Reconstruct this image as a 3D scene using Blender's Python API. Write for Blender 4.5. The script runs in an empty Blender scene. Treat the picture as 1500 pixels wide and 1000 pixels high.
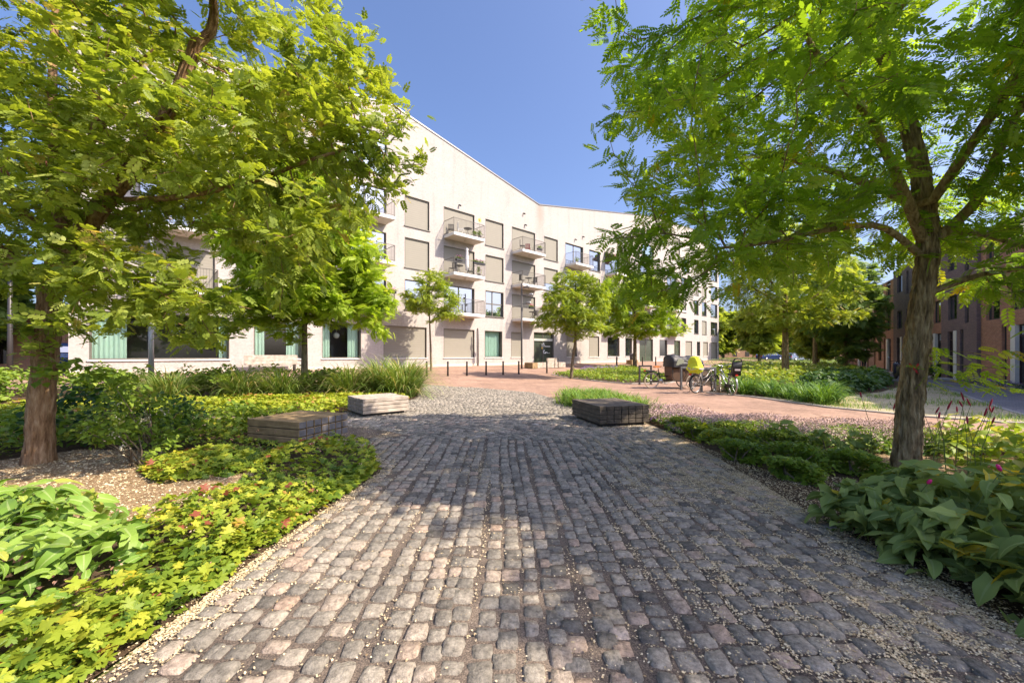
import bpy, bmesh, math, random
import numpy as np
from mathutils import Vector, Matrix, noise

# ------------------------------------------------------------------ camera, sky, sun
S = bpy.context.scene
COL = S.collection
EYE = 1.45
cam_d = bpy.data.cameras.new('camera')
cam_d.sensor_width = 36.0
cam_d.lens = 583.0 / 1500.0 * 36.0
cam_d.shift_y = 19.0 / 1500.0
cam_d.clip_start = 0.05
cam_d.clip_end = 3000
cam = bpy.data.objects.new('camera', cam_d)
COL.objects.link(cam)
cam.location = (0, 0, EYE)
cam.rotation_euler = (math.radians(90), 0, 0)
S.camera = cam

SUN = Vector((1.51, -0.471, 1.56)).normalized()
W = bpy.data.worlds.new('World')
S.world = W
W.use_nodes = True
nt = W.node_tree
nt.nodes.clear()
sky = nt.nodes.new('ShaderNodeTexSky')
sky.sky_type = 'NISHITA'
sky.sun_disc = False
sky.sun_elevation = math.asin(SUN.z)
sky.sun_rotation = math.atan2(SUN.x, SUN.y)
sky.air_density = 1.0
sky.dust_density = 4.0
sky.ozone_density = 7.0
bg = nt.nodes.new('ShaderNodeBackground')
bg.inputs['Strength'].default_value = 0.135
wo = nt.nodes.new('ShaderNodeOutputWorld')
tint = nt.nodes.new('ShaderNodeMix'); tint.data_type = 'RGBA'; tint.blend_type = 'MULTIPLY'
tint.inputs[0].default_value = 1.0; tint.inputs[7].default_value = (1.02, 0.95, 1.0, 1)
nt.links.new(sky.outputs[0], tint.inputs[6]); nt.links.new(tint.outputs[2], bg.inputs[0])
nt.links.new(bg.outputs[0], wo.inputs[0])

sl = bpy.data.lights.new('sun', 'SUN')
sl.energy = 4.3
sl.angle = math.radians(0.53)
sl.color = (1.0, 0.87, 0.70)
so = bpy.data.objects.new('sun', sl)
COL.objects.link(so)
so.rotation_euler = SUN.to_track_quat('Z', 'Y').to_euler()
so.location = (30, -10, 40)

S.view_settings.view_transform = 'Standard'
S.view_settings.look = 'None'
S.view_settings.gamma = 1
S.view_settings.exposure = 1.05
S.cycles.max_bounces = 8
S.cycles.transparent_max_bounces = 8

# ------------------------------------------------------------------ small helpers
def tag(o, label=None, cat=None, group=None, kind=None):
    if label: o['label'] = label
    if cat: o['category'] = cat
    if group: o['group'] = group
    if kind: o['kind'] = kind
    return o

def empty(name, loc=(0, 0, 0), rz=0.0, label=None, cat=None, group=None):
    o = bpy.data.objects.new(name, None)
    o.empty_display_size = 0.2
    COL.objects.link(o)
    o.location = loc
    o.rotation_euler = (0, 0, rz)
    return tag(o, label, cat, group)

def children(o):
    return [c for c in bpy.data.objects if c.parent is o]

def copy_tree(o, loc=None, rz=None, scale=None, label=None, group=None):
    c = o.copy()
    COL.objects.link(c)
    if loc is not None: c.location = loc
    if rz is not None: c.rotation_euler = (0, 0, rz)
    if scale is not None: c.scale = scale
    if label: c['label'] = label
    if group: c['group'] = group
    for ch in children(o):
        d = ch.copy(); COL.objects.link(d); d.parent = c
        for g in children(ch):
            e = g.copy(); COL.objects.link(e); e.parent = d
    return c

class MB:
    """collects shapes for one mesh object"""
    def __init__(s):
        s.v = []; s.f = []; s.m = []; s.sm = []
    def add(s, vs, fs, mi=0, smooth=False):
        b = len(s.v)
        s.v += [tuple(v) for v in vs]
        for f in fs:
            s.f.append([b + i for i in f]); s.m.append(mi); s.sm.append(smooth)
    def box(s, x0, x1, y0, y1, z0, z1, mi=0):
        vs = [(x0,y0,z0),(x1,y0,z0),(x1,y1,z0),(x0,y1,z0),(x0,y0,z1),(x1,y0,z1),(x1,y1,z1),(x0,y1,z1)]
        s.add(vs, [(0,3,2,1),(4,5,6,7),(0,1,5,4),(1,2,6,5),(2,3,7,6),(3,0,4,7)], mi)
    def bbox(s, x0, x1, y0, y1, z0, z1, b=0.01, mi=0):
        """box with chamfered edges"""
        vs = []; idx = {}
        for ix, X in enumerate((x0, x1)):
            for iy, Y in enumerate((y0, y1)):
                for iz, Z in enumerate((z0, z1)):
                    sx, sy, sz = (1 if ix == 0 else -1), (1 if iy == 0 else -1), (1 if iz == 0 else -1)
                    for ax in range(3):
                        p = [X + sx*b, Y + sy*b, Z + sz*b]
                        p[ax] = (X, Y, Z)[ax]
                        idx[(ix, iy, iz, ax)] = len(vs); vs.append(p)
        fs = []
        bm = bmesh.new()
        for v in vs: bm.verts.new(v)
        bm.verts.ensure_lookup_table()
        bmesh.ops.convex_hull(bm, input=bm.verts)
        bm.verts.index_update()
        fs = [[v.index for v in f.verts] for f in bm.faces]
        vs = [tuple(v.co) for v in bm.verts]
        bm.free()
        s.add(vs, fs, mi)
    def obox(s, c, ax, ay, az, hx, hy, hz, mi=0):
        c = Vector(c); ax = Vector(ax)*hx; ay = Vector(ay)*hy; az = Vector(az)*hz
        vs = [c-ax-ay-az, c+ax-ay-az, c+ax+ay-az, c-ax+ay-az, c-ax-ay+az, c+ax-ay+az, c+ax+ay+az, c-ax+ay+az]
        s.add(vs, [(0,3,2,1),(4,5,6,7),(0,1,5,4),(1,2,6,5),(2,3,7,6),(3,0,4,7)], mi)
    def tube(s, pts, rad, n=8, mi=0, cap=True, closed=False):
        pts = [Vector(p) for p in pts]
        if not hasattr(rad, '__len__'): rad = [rad]*len(pts)
        k = len(pts); vs = []; fs = []
        up = None
        for i, p in enumerate(pts):
            if closed: t = pts[(i+1) % k] - pts[i-1]
            else: t = pts[min(i+1, k-1)] - pts[max(i-1, 0)]
            if t.length < 1e-9: t = Vector((0, 0, 1))
            t.normalize()
            if up is None:
                up = Vector((0, 0, 1)) if abs(t.z) < 0.9 else Vector((1, 0, 0))
            a = t.cross(up)
            if a.length < 1e-6: a = t.orthogonal()
            a.normalize(); b = a.cross(t).normalized(); up = b
            for j in range(n):
                w = 2*math.pi*j/n
                vs.append(p + (a*math.cos(w) + b*math.sin(w))*rad[i])
        rng = k if closed else k-1
        for i in range(rng):
            for j in range(n):
                i2 = (i+1) % k
                fs.append((i*n+j, i*n+(j+1) % n, i2*n+(j+1) % n, i2*n+j))
        if cap and not closed:
            fs.append(tuple(range(n-1, -1, -1))); fs.append(tuple((k-1)*n+j for j in range(n)))
        s.add(vs, fs, mi, True)
    def lathe(s, prof, c=(0, 0, 0), n=16, mi=0, axis='z'):
        vs = []; fs = []
        for r, h in prof:
            for j in range(n):
                w = 2*math.pi*j/n
                if axis == 'z': vs.append((c[0]+r*math.cos(w), c[1]+r*math.sin(w), c[2]+h))
                else: vs.append((c[0]+r*math.cos(w), c[1]+h, c[2]+r*math.sin(w)))
        for i in range(len(prof)-1):
            for j in range(n):
                fs.append((i*n+j, i*n+(j+1) % n, (i+1)*n+(j+1) % n, (i+1)*n+j))
        fs.append(tuple(range(n-1, -1, -1))); fs.append(tuple((len(prof)-1)*n+j for j in range(n)))
        s.add(vs, fs, mi, True)
    def ball(s, c, rx, ry, rz, n=12, m=8, mi=0, jit=0, seed=0):
        vs = []; fs = []
        R = random.Random(seed)
        for i in range(m+1):
            ph = math.pi*i/m
            for j in range(n):
                th = 2*math.pi*j/n; q = 1 + (R.random()-.5)*jit
                vs.append((c[0]+rx*q*math.sin(ph)*math.cos(th), c[1]+ry*q*math.sin(ph)*math.sin(th), c[2]+rz*q*math.cos(ph)))
        for i in range(m):
            for j in range(n):
                fs.append((i*n+j, (i+1)*n+j, (i+1)*n+(j+1) % n, i*n+(j+1) % n))
        s.add(vs, fs, mi, True)
    def prism(s, poly, y0, y1, mi=0, tr=None, smooth=False):
        """poly in (x, z), extruded along y"""
        k = len(poly)
        vs = [(x, y0, z) for x, z in poly] + [(x, y1, z) for x, z in poly]
        if tr: vs = [tr(v) for v in vs]
        fs = [tuple(range(k)), tuple(range(2*k-1, k-1, -1))]
        s.add(vs, fs, mi)
        s.add(vs, [((i+1) % k, i, k+i, k+(i+1) % k) for i in range(k)], mi, smooth)
    def build(s, name, mats, parent=None, fix=True):
        me = bpy.data.meshes.new(name)
        me.from_pydata(s.v, [], s.f)
        if not isinstance(mats, (list, tuple)): mats = [mats]
        for m in mats: me.materials.append(m)
        me.polygons.foreach_set('material_index', s.m)
        me.polygons.foreach_set('use_smooth', s.sm)
        me.update()
        if fix:
            bm = bmesh.new(); bm.from_mesh(me)
            bmesh.ops.recalc_face_normals(bm, faces=bm.faces)
            bm.to_mesh(me); bm.free()
        o = bpy.data.objects.new(name, me)
        COL.objects.link(o)
        if parent: o.parent = parent
        return o

def np_mesh(name, V, F, sizes, mat, attrs=None, parent=None, smooth=False):
    """V (n,3); F flat loop indices; sizes polygon sizes (int or array)"""
    me = bpy.data.meshes.new(name)
    V = np.ascontiguousarray(V, dtype=np.float32); F = np.ascontiguousarray(F, dtype=np.int32).ravel()
    if np.isscalar(sizes): sizes = np.full(len(F)//sizes, sizes, np.int32)
    st = np.concatenate([[0], np.cumsum(sizes)[:-1]]).astype(np.int32)
    me.vertices.add(len(V)); me.vertices.foreach_set('co', V.ravel())
    me.loops.add(len(F)); me.loops.foreach_set('vertex_index', F)
    me.polygons.add(len(st)); me.polygons.foreach_set('loop_start', st)
    if smooth: me.polygons.foreach_set('use_smooth', np.ones(len(st), bool))
    me.update(calc_edges=True)
    me.materials.append(mat)
    for k, a in (attrs or {}).items():
        at = me.attributes.new(k, 'FLOAT', 'POINT')
        at.data.foreach_set('value', np.ascontiguousarray(a, dtype=np.float32))
    o = bpy.data.objects.new(name, me)
    COL.objects.link(o)
    if parent: o.parent = parent
    return o

class Cloud:
    """many copies of small leaf templates gathered into one mesh"""
    def __init__(s):
        s.V = []; s.F = []; s.n = 0; s.sz = []; s.v = []; s.u = []
    def add(s, tpl, M, T, v):
        tv, tf, tu = tpl
        N = len(T)
        if N == 0: return
        P = np.einsum('nij,kj->nki', M, tv) + T[:, None, :]
        K = len(tv)
        F = tf.ravel()[None, :] + (np.arange(N)*K)[:, None] + s.n
        s.V.append(P.reshape(-1, 3)); s.F.append(F.ravel()); s.n += N*K
        s.sz.append(np.full(N*len(tf), tf.shape[1], np.int32))
        s.v.append(np.repeat(v, K)); s.u.append(np.tile(tu, N))
    def build(s, name, mat, parent=None, smooth=False):
        return np_mesh(name, np.concatenate(s.V), np.concatenate(s.F), np.concatenate(s.sz), mat,
                       {'v': np.concatenate(s.v), 'u': np.concatenate(s.u)}, parent, smooth)

def frames(D, U, sc):
    """matrices with x along D and z near U, scaled"""
    D = D/np.linalg.norm(D, axis=1, keepdims=True)
    Y = np.cross(U, D); Y /= (np.linalg.norm(Y, axis=1, keepdims=True)+1e-9)
    Z = np.cross(D, Y)
    return np.stack([D, Y, Z], axis=2)*np.asarray(sc).reshape(-1, 1, 1)

# ------------------------------------------------------------------ leaf templates (verts, faces, u)
def t_compound(pairs=6, L=1.0, ll=0.24, lw=0.1, droop=0.25, ang=62, start=0.15):
    vs = []; fs = []; us = []
    def leaflet(x, z, a, sg, l, w):
        d = Vector((math.cos(a), sg*math.sin(a), -0.22)).normalized()
        n = Vector((0, 0, 1)); y = n.cross(d).normalized()
        b = Vector((x, 0, z)); k = len(vs)
        for p in (b, b+d*l*.3+y*w*.46, b+d*l*.7+y*w*.44, b+d*l+Vector((0, 0, -.03*l)), b+d*l*.7-y*w*.44, b+d*l*.3-y*w*.46):
            vs.append(p); us.append(0.5)
        fs.append([k, k+5, k+4, k+3, k+2, k+1])
    for i in range(pairs):
        t = start + (1-start)*i/pairs
        x = L*t; z = -droop*t*t*L
        k = .8 + .4*math.sin(math.pi*(.15+.8*t))
        leaflet(x, z, math.radians(ang-12*t), 1, ll*k, lw*k)
        leaflet(x+.02*L, z, math.radians(ang-12*t), -1, ll*k, lw*k)
    leaflet(L, -droop*L, 0.0, 1, ll, lw)
    return np.array(vs), np.array(fs), np.array(us)

def t_leaf(w=0.55, n=5, curl=0.5, fold=0.25, wave=0.0, heart=0.0):
    """pointed oval leaf, x 0..1, three rows of verts"""
    vs = []; us = []; fs = []
    for i in range(n+1):
        t = i/n
        hw = w*.5*(math.sin(math.pi*min(1, t*.9+.1)**.8))**.8*(1-.25*t) if 0 < i < n else (w*.12*(1+heart*2) if i == 0 else 0.004)
        x = math.sin(t*curl*1.6)/(curl*1.6) if curl else t
        z = -(1-math.cos(t*curl*1.6))/(curl*1.6)*1.0 if curl else 0
        wz = wave*math.sin(t*9)
        vs += [(x-(heart*.1 if i == 0 else 0), hw, z+fold*hw+wz*hw), (x, 0, z), (x-(heart*.1 if i == 0 else 0), -hw, z+fold*hw-wz*hw)]
        us += [t+1, t*.001, t+1]
    for i in range(n):
        a = i*3
        fs += [(a, a+1, a+4, a+3), (a+1, a+2, a+5, a+4)]
    return np.array(vs), np.array(fs), np.array(us)

def t_palmate(lobes=5, cup=0.12):
    """lobed leaf, centre near 0, radius about 1"""
    vs = [(0, 0, 0)]; us = [0.0]; fs = []
    ring = []
    for i in range(lobes):
        a0 = math.radians(-150 + 300*i/(lobes-1))
        k = 1.0 - .18*abs(i-(lobes-1)/2)/((lobes-1)/2)
        for da, r in ((-.32, .52), (-.2, .82), (-.06, .86), (0.0, 1.0), (.06, .86), (.2, .82)):
            a = a0 + da*1.1
            ring.append((a, r*k))
    for a, r in ring:
        vs.append((r*math.cos(a), r*math.sin(a), -cup*r*r + .05*math.sin(a*5)))
        us.append(r)
    n = len(ring)
    for i in range(n-1): fs.append((0, i+1, i+2))
    return np.array(vs), np.array(fs), np.array(us)

def t_blade(n=5, w=0.02, arch=1.2):
    """grass blade rising along x then bending to -z (arch in radians)"""
    vs = []; us = []; fs = []
    x = z = 0.0
    for i in range(n+1):
        t = i/n
        hw = w*.5*(1-t**1.6)+.0008
        vs += [(x, hw, z+.3*hw), (x, -hw, z+.3*hw)]; us += [t, t]
        a = arch*t**1.5
        x += math.cos(a)/n; z -= math.sin(a)/n
    for i in range(n): fs.append((2*i, 2*i+1, 2*i+3, 2*i+2))
    return np.array(vs), np.array(fs), np.array(us)

def t_chip():
    return np.array([(-.5, -.28, 0), (.1, -.34, .12), (.5, .02, .02), (.05, .33, .1), (-.45, .25, .0)]), np.array([[0, 1, 2, 3, 4]]), np.zeros(5)

# ------------------------------------------------------------------ materials
MATS = {}
def new_mat(name):
    m = bpy.data.materials.new(name); m.use_nodes = True
    m.node_tree.nodes.clear()
    out = m.node_tree.nodes.new('ShaderNodeOutputMaterial')
    return m, m.node_tree, out

def N(t, typ, **kw):
    n = t.nodes.new(typ)
    for k, v in kw.items(): setattr(n, k, v)
    return n

def plain(name, col, rough=0.6, metal=0.0, spec=0.4, var=0.12, scale=6.0, bump=0.0, bscale=40.0):
    """painted / plain surface with a little unevenness in colour and gloss"""
    if name in MATS: return MATS[name]
    m, t, out = new_mat(name)
    p = N(t, 'ShaderNodeBsdfPrincipled')
    tc = N(t, 'ShaderNodeTexCoord')
    nz = N(t, 'ShaderNodeTexNoise'); nz.inputs['Scale'].default_value = scale; nz.inputs['Detail'].default_value = 5
    t.links.new(tc.outputs['Object'], nz.inputs['Vector'])
    mx = N(t, 'ShaderNodeMix', data_type='RGBA')
    mx.inputs[6].default_value = (*[c*(1-var) for c in col], 1); mx.inputs[7].default_value = (*[min(1, c*(1+var)) for c in col], 1)
    t.links.new(nz.outputs['Fac'], mx.inputs[0])
    t.links.new(mx.outputs[2], p.inputs['Base Color'])
    p.inputs['Roughness'].default_value = rough; p.inputs['Metallic'].default_value = metal
    p.inputs['Specular IOR Level'].default_value = spec
    if bump:
        n2 = N(t, 'ShaderNodeTexNoise'); n2.inputs['Scale'].default_value = bscale; n2.inputs['Detail'].default_value = 4
        t.links.new(tc.outputs['Object'], n2.inputs['Vector'])
        b = N(t, 'ShaderNodeBump'); b.inputs['Strength'].default_value = bump; b.inputs['Distance'].default_value = 0.01
        t.links.new(n2.outputs['Fac'], b.inputs['Height']); t.links.new(b.outputs[0], p.inputs['Normal'])
    t.links.new(p.outputs[0], out.inputs[0])
    MATS[name] = m
    return m

def ramp(t, stops):
    r = N(t, 'ShaderNodeValToRGB')
    e = r.color_ramp.elements
    while len(e) < len(stops): e.new(0.5)
    for i, (p, c) in enumerate(stops):
        e[i].position = p; e[i].color = (*c, 1)
    return r

def leaf_mat(name, stops, trans=0.35, tcol=(1.25, 1.15, 0.5), vein=None, rough=0.5, spec=0.3):
    if name in MATS: return MATS[name]
    m, t, out = new_mat(name)
    at = N(t, 'ShaderNodeAttribute', attribute_name='v')
    r = ramp(t, stops)
    t.links.new(at.outputs['Fac'], r.inputs[0])
    col = r.outputs[0]
    if vein:
        au = N(t, 'ShaderNodeAttribute', attribute_name='u')
        # midrib near u = 0, side veins as ripples of u
        fr = N(t, 'ShaderNodeMath', operation='LESS_THAN'); fr.inputs[1].default_value = 0.16
        t.links.new(au.outputs['Fac'], fr.inputs[0])
        mx = N(t, 'ShaderNodeMix', data_type='RGBA'); mx.inputs[7].default_value = (*vein, 1)
        ml = N(t, 'ShaderNodeMath', operation='MULTIPLY'); ml.inputs[1].default_value = 0.55
        t.links.new(fr.outputs[0], ml.inputs[0]); t.links.new(ml.outputs[0], mx.inputs[0])
        t.links.new(col, mx.inputs[6]); col = mx.outputs[2]
    p = N(t, 'ShaderNodeBsdfPrincipled')
    t.links.new(col, p.inputs['Base Color'])
    p.inputs['Roughness'].default_value = rough; p.inputs['Specular IOR Level'].default_value = spec
    tr = N(t, 'ShaderNodeBsdfTranslucent')
    mu = N(t, 'ShaderNodeMix', data_type='RGBA', blend_type='MULTIPLY'); mu.inputs[0].default_value = 1
    mu.inputs[7].default_value = (*tcol, 1)
    t.links.new(col, mu.inputs[6]); t.links.new(mu.outputs[2], tr.inputs['Color'])
    ms = N(t, 'ShaderNodeMixShader'); ms.inputs[0].default_value = trans
    t.links.new(p.outputs[0], ms.inputs[1]); t.links.new(tr.outputs[0], ms.inputs[2])
    t.links.new(ms.outputs[0], out.inputs[0])
    MATS[name] = m
    return m

def attr_mat(name, stops, rough=0.8, bump=0.0, bscale=60, spec=0.3, mottling=0.25, mscale=14):
    """colour by attribute v, mottled by noise"""
    m, t, out = new_mat(name)
    at = N(t, 'ShaderNodeAttribute', attribute_name='v'); r = ramp(t, stops)
    t.links.new(at.outputs['Fac'], r.inputs[0])
    tc = N(t, 'ShaderNodeTexCoord'); nz = N(t, 'ShaderNodeTexNoise')
    nz.inputs['Scale'].default_value = mscale; nz.inputs['Detail'].default_value = 6; nz.inputs['Roughness'].default_value = .65
    t.links.new(tc.outputs['Object'], nz.inputs['Vector'])
    mr = N(t, 'ShaderNodeMapRange'); mr.inputs[1].default_value = .3; mr.inputs[2].default_value = .7
    mr.inputs[3].default_value = 1-mottling; mr.inputs[4].default_value = 1+mottling
    t.links.new(nz.outputs['Fac'], mr.inputs[0])
    mu = N(t, 'ShaderNodeVectorMath', operation='SCALE')
    t.links.new(r.outputs[0], mu.inputs[0]); t.links.new(mr.outputs[0], mu.inputs['Scale'])
    p = N(t, 'ShaderNodeBsdfPrincipled'); p.inputs['Roughness'].default_value = rough; p.inputs['Specular IOR Level'].default_value = spec
    t.links.new(mu.outputs[0], p.inputs['Base Color'])
    if bump:
        n2 = N(t, 'ShaderNodeTexNoise'); n2.inputs['Scale'].default_value = bscale; n2.inputs['Detail'].default_value = 6; n2.inputs['Roughness'].default_value = .7
        t.links.new(tc.outputs['Object'], n2.inputs['Vector'])
        b = N(t, 'ShaderNodeBump'); b.inputs['Strength'].default_value = bump; b.inputs['Distance'].default_value = 0.02
        t.links.new(n2.outputs['Fac'], b.inputs['Height']); t.links.new(b.outputs[0], p.inputs['Normal'])
    t.links.new(p.outputs[0], out.inputs[0])
    return m

def noise_ground(name, stops, scale=3.0, fine=60.0, bump=0.5, rough=0.95):
    m, t, out = new_mat(name)
    tc = N(t, 'ShaderNodeTexCoord')
    a = N(t, 'ShaderNodeTexNoise'); a.inputs['Scale'].default_value = scale; a.inputs['Detail'].default_value = 8; a.inputs['Roughness'].default_value = .7
    b = N(t, 'ShaderNodeTexNoise'); b.inputs['Scale'].default_value = fine; b.inputs['Detail'].default_value = 4
    for q in (a, b): t.links.new(tc.outputs['Object'], q.inputs['Vector'])
    mx = N(t, 'ShaderNodeMath', operation='MULTIPLY_ADD'); mx.inputs[1].default_value = .5
    ad = N(t, 'ShaderNodeMath', operation='MULTIPLY'); ad.inputs[1].default_value = .5
    t.links.new(a.outputs['Fac'], ad.inputs[0]); t.links.new(b.outputs['Fac'], mx.inputs[0]); t.links.new(ad.outputs[0], mx.inputs[2])
    r = ramp(t, stops); t.links.new(mx.outputs[0], r.inputs[0])
    p = N(t, 'ShaderNodeBsdfPrincipled'); p.inputs['Roughness'].default_value = rough; p.inputs['Specular IOR Level'].default_value = .2
    t.links.new(r.outputs[0], p.inputs['Base Color'])
    bu = N(t, 'ShaderNodeBump'); bu.inputs['Strength'].default_value = bump; bu.inputs['Distance'].default_value = .02
    t.links.new(b.outputs['Fac'], bu.inputs['Height']); t.links.new(bu.outputs[0], p.inputs['Normal'])
    t.links.new(p.outputs[0], out.inputs[0])
    return m

def brick_mat(name, c1, c2, mortar, bw=0.21, bh=0.065, ms=0.008, axes='xz', bump=0.4, rough=0.85, stain=0.25, rot=0.0, streak=0.0):
    m, t, out = new_mat(name)
    tc = N(t, 'ShaderNodeTexCoord')
    sp = N(t, 'ShaderNodeSeparateXYZ'); t.links.new(tc.outputs['Object'], sp.inputs[0])
    cb = N(t, 'ShaderNodeCombineXYZ')
    if axes == 'xz':
        ad = N(t, 'ShaderNodeMath', operation='ADD')
        t.links.new(sp.outputs[0], ad.inputs[0]); t.links.new(sp.outputs[1], ad.inputs[1])
        t.links.new(ad.outputs[0], cb.inputs[0]); t.links.new(sp.outputs[2], cb.inputs[1])
        vec = cb.outputs[0]
    else:
        mp = N(t, 'ShaderNodeMapping'); mp.inputs['Rotation'].default_value = (0, 0, rot)
        t.links.new(tc.outputs['Object'], mp.inputs['Vector']); vec = mp.outputs[0]
    br = N(t, 'ShaderNodeTexBrick')
    br.inputs['Scale'].default_value = 1.0; br.inputs['Brick Width'].default_value = bw; br.inputs['Row Height'].default_value = bh
    br.inputs['Mortar Size'].default_value = ms; br.inputs['Mortar Smooth'].default_value = .3
    br.inputs['Color1'].default_value = (*c1, 1); br.inputs['Color2'].default_value = (*c2, 1); br.inputs['Mortar'].default_value = (*mortar, 1)
    t.links.new(vec, br.inputs['Vector'])
    nz = N(t, 'ShaderNodeTexNoise'); nz.inputs['Scale'].default_value = .6; nz.inputs['Detail'].default_value = 8; nz.inputs['Roughness'].default_value = .7
    t.links.new(tc.outputs['Object'], nz.inputs['Vector'])
    mr = N(t, 'ShaderNodeMapRange'); mr.inputs[1].default_value = .3; mr.inputs[2].default_value = .7
    mr.inputs[3].default_value = 1-stain; mr.inputs[4].default_value = 1+stain*.5
    t.links.new(nz.outputs['Fac'], mr.inputs[0])
    n3 = N(t, 'ShaderNodeTexNoise'); n3.inputs['Scale'].default_value = 9; n3.inputs['Detail'].default_value = 5
    t.links.new(tc.outputs['Object'], n3.inputs['Vector'])
    m3 = N(t, 'ShaderNodeMapRange'); m3.inputs[1].default_value = .3; m3.inputs[2].default_value = .7; m3.inputs[3].default_value = .88; m3.inputs[4].default_value = 1.1
    t.links.new(n3.outputs['Fac'], m3.inputs[0])
    mm = N(t, 'ShaderNodeMath', operation='MULTIPLY'); t.links.new(mr.outputs[0], mm.inputs[0]); t.links.new(m3.outputs[0], mm.inputs[1])
    mu = N(t, 'ShaderNodeVectorMath', operation='SCALE')
    t.links.new(br.outputs['Color'], mu.inputs[0]); t.links.new(mm.outputs[0], mu.inputs['Scale'])
    src = mu.outputs[0]
    if streak:
        ms_ = N(t, 'ShaderNodeMapping'); ms_.inputs['Scale'].default_value = (1.1, 1.1, .09); t.links.new(tc.outputs['Object'], ms_.inputs['Vector'])
        n4 = N(t, 'ShaderNodeTexNoise'); n4.inputs['Scale'].default_value = 1.6; n4.inputs['Detail'].default_value = 7; n4.inputs['Roughness'].default_value = .6
        t.links.new(ms_.outputs[0], n4.inputs['Vector'])
        m4 = N(t, 'ShaderNodeMapRange'); m4.inputs[1].default_value = .52; m4.inputs[2].default_value = .75; m4.inputs[3].default_value = 1.0; m4.inputs[4].default_value = 1-streak
        t.links.new(n4.outputs['Fac'], m4.inputs[0])
        # damp brown run-off below the roof valley
        dx = N(t, 'ShaderNodeMath', operation='SUBTRACT'); dx.inputs[1].default_value = 6.7; t.links.new(sp.outputs[0], dx.inputs[0])
        ab = N(t, 'ShaderNodeMath', operation='ABSOLUTE'); t.links.new(dx.outputs[0], ab.inputs[0])
        a1 = N(t, 'ShaderNodeMapRange'); a1.inputs[1].default_value = .05; a1.inputs[2].default_value = .75; a1.inputs[3].default_value = 1; a1.inputs[4].default_value = 0; t.links.new(ab.outputs[0], a1.inputs[0])
        z1_ = N(t, 'ShaderNodeMapRange'); z1_.inputs[1].default_value = 11.5; z1_.inputs[2].default_value = 15.0; t.links.new(sp.outputs[2], z1_.inputs[0])
        ml4 = N(t, 'ShaderNodeMath', operation='MULTIPLY'); t.links.new(a1.outputs[0], ml4.inputs[0]); t.links.new(z1_.outputs[0], ml4.inputs[1])
        ml5 = N(t, 'ShaderNodeMath', operation='MULTIPLY'); t.links.new(ml4.outputs[0], ml5.inputs[0]); t.links.new(n3.outputs['Fac'], ml5.inputs[1])
        sc4 = N(t, 'ShaderNodeVectorMath', operation='SCALE'); t.links.new(src, sc4.inputs[0]); t.links.new(m4.outputs[0], sc4.inputs['Scale'])
        mx4 = N(t, 'ShaderNodeMix', data_type='RGBA'); mx4.inputs[7].default_value = (.27, .20, .145, 1)
        t.links.new(ml5.outputs[0], mx4.inputs[0]); t.links.new(sc4.outputs[0], mx4.inputs[6]); src = mx4.outputs[2]
    p = N(t, 'ShaderNodeBsdfPrincipled'); p.inputs['Roughness'].default_value = rough; p.inputs['Specular IOR Level'].default_value = .25
    t.links.new(src, p.inputs['Base Color'])
    iv = N(t, 'ShaderNodeMath', operation='SUBTRACT'); iv.inputs[0].default_value = 1; t.links.new(br.outputs['Fac'], iv.inputs[1])
    sm = N(t, 'ShaderNodeMath', operation='MULTIPLY_ADD'); sm.inputs[1].default_value = .6
    t.links.new(n3.outputs['Fac'], sm.inputs[0]); t.links.new(iv.outputs[0], sm.inputs[2])
    bu = N(t, 'ShaderNodeBump'); bu.inputs['Strength'].default_value = bump; bu.inputs['Distance'].default_value = .006
    t.links.new(sm.outputs[0], bu.inputs['Height']); t.links.new(bu.outputs[0], p.inputs['Normal'])
    t.links.new(p.outputs[0], out.inputs[0])
    return m

def glass_mat(name, tint, refl=0.4, clear=0.0, rough=0.02):
    """window glass: sky reflection over a dark room, or over what stands behind when clear"""
    m, t, out = new_mat(name)
    g = N(t, 'ShaderNodeBsdfGlossy'); g.inputs['Color'].default_value = (.9, .95, 1, 1); g.inputs['Roughness'].default_value = rough
    if clear:
        d = N(t, 'ShaderNodeBsdfTransparent'); d.inputs['Color'].default_value = (*tint, 1)
    else:
        d = N(t, 'ShaderNodeBsdfDiffuse'); d.inputs['Color'].default_value = (*tint, 1)
    lw = N(t, 'ShaderNodeLayerWeight'); lw.inputs['Blend'].default_value = .35
    ma = N(t, 'ShaderNodeMath', operation='MULTIPLY_ADD'); ma.inputs[1].default_value = .5; ma.inputs[2].default_value = refl
    ma.use_clamp = True
    t.links.new(lw.outputs['Fresnel'], ma.inputs[0])
    ms = N(t, 'ShaderNodeMixShader'); t.links.new(ma.outputs[0], ms.inputs[0])
    t.links.new(d.outputs[0], ms.inputs[1]); t.links.new(g.outputs[0], ms.inputs[2])
    t.links.new(ms.outputs[0], out.inputs[0])
    return m

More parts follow.
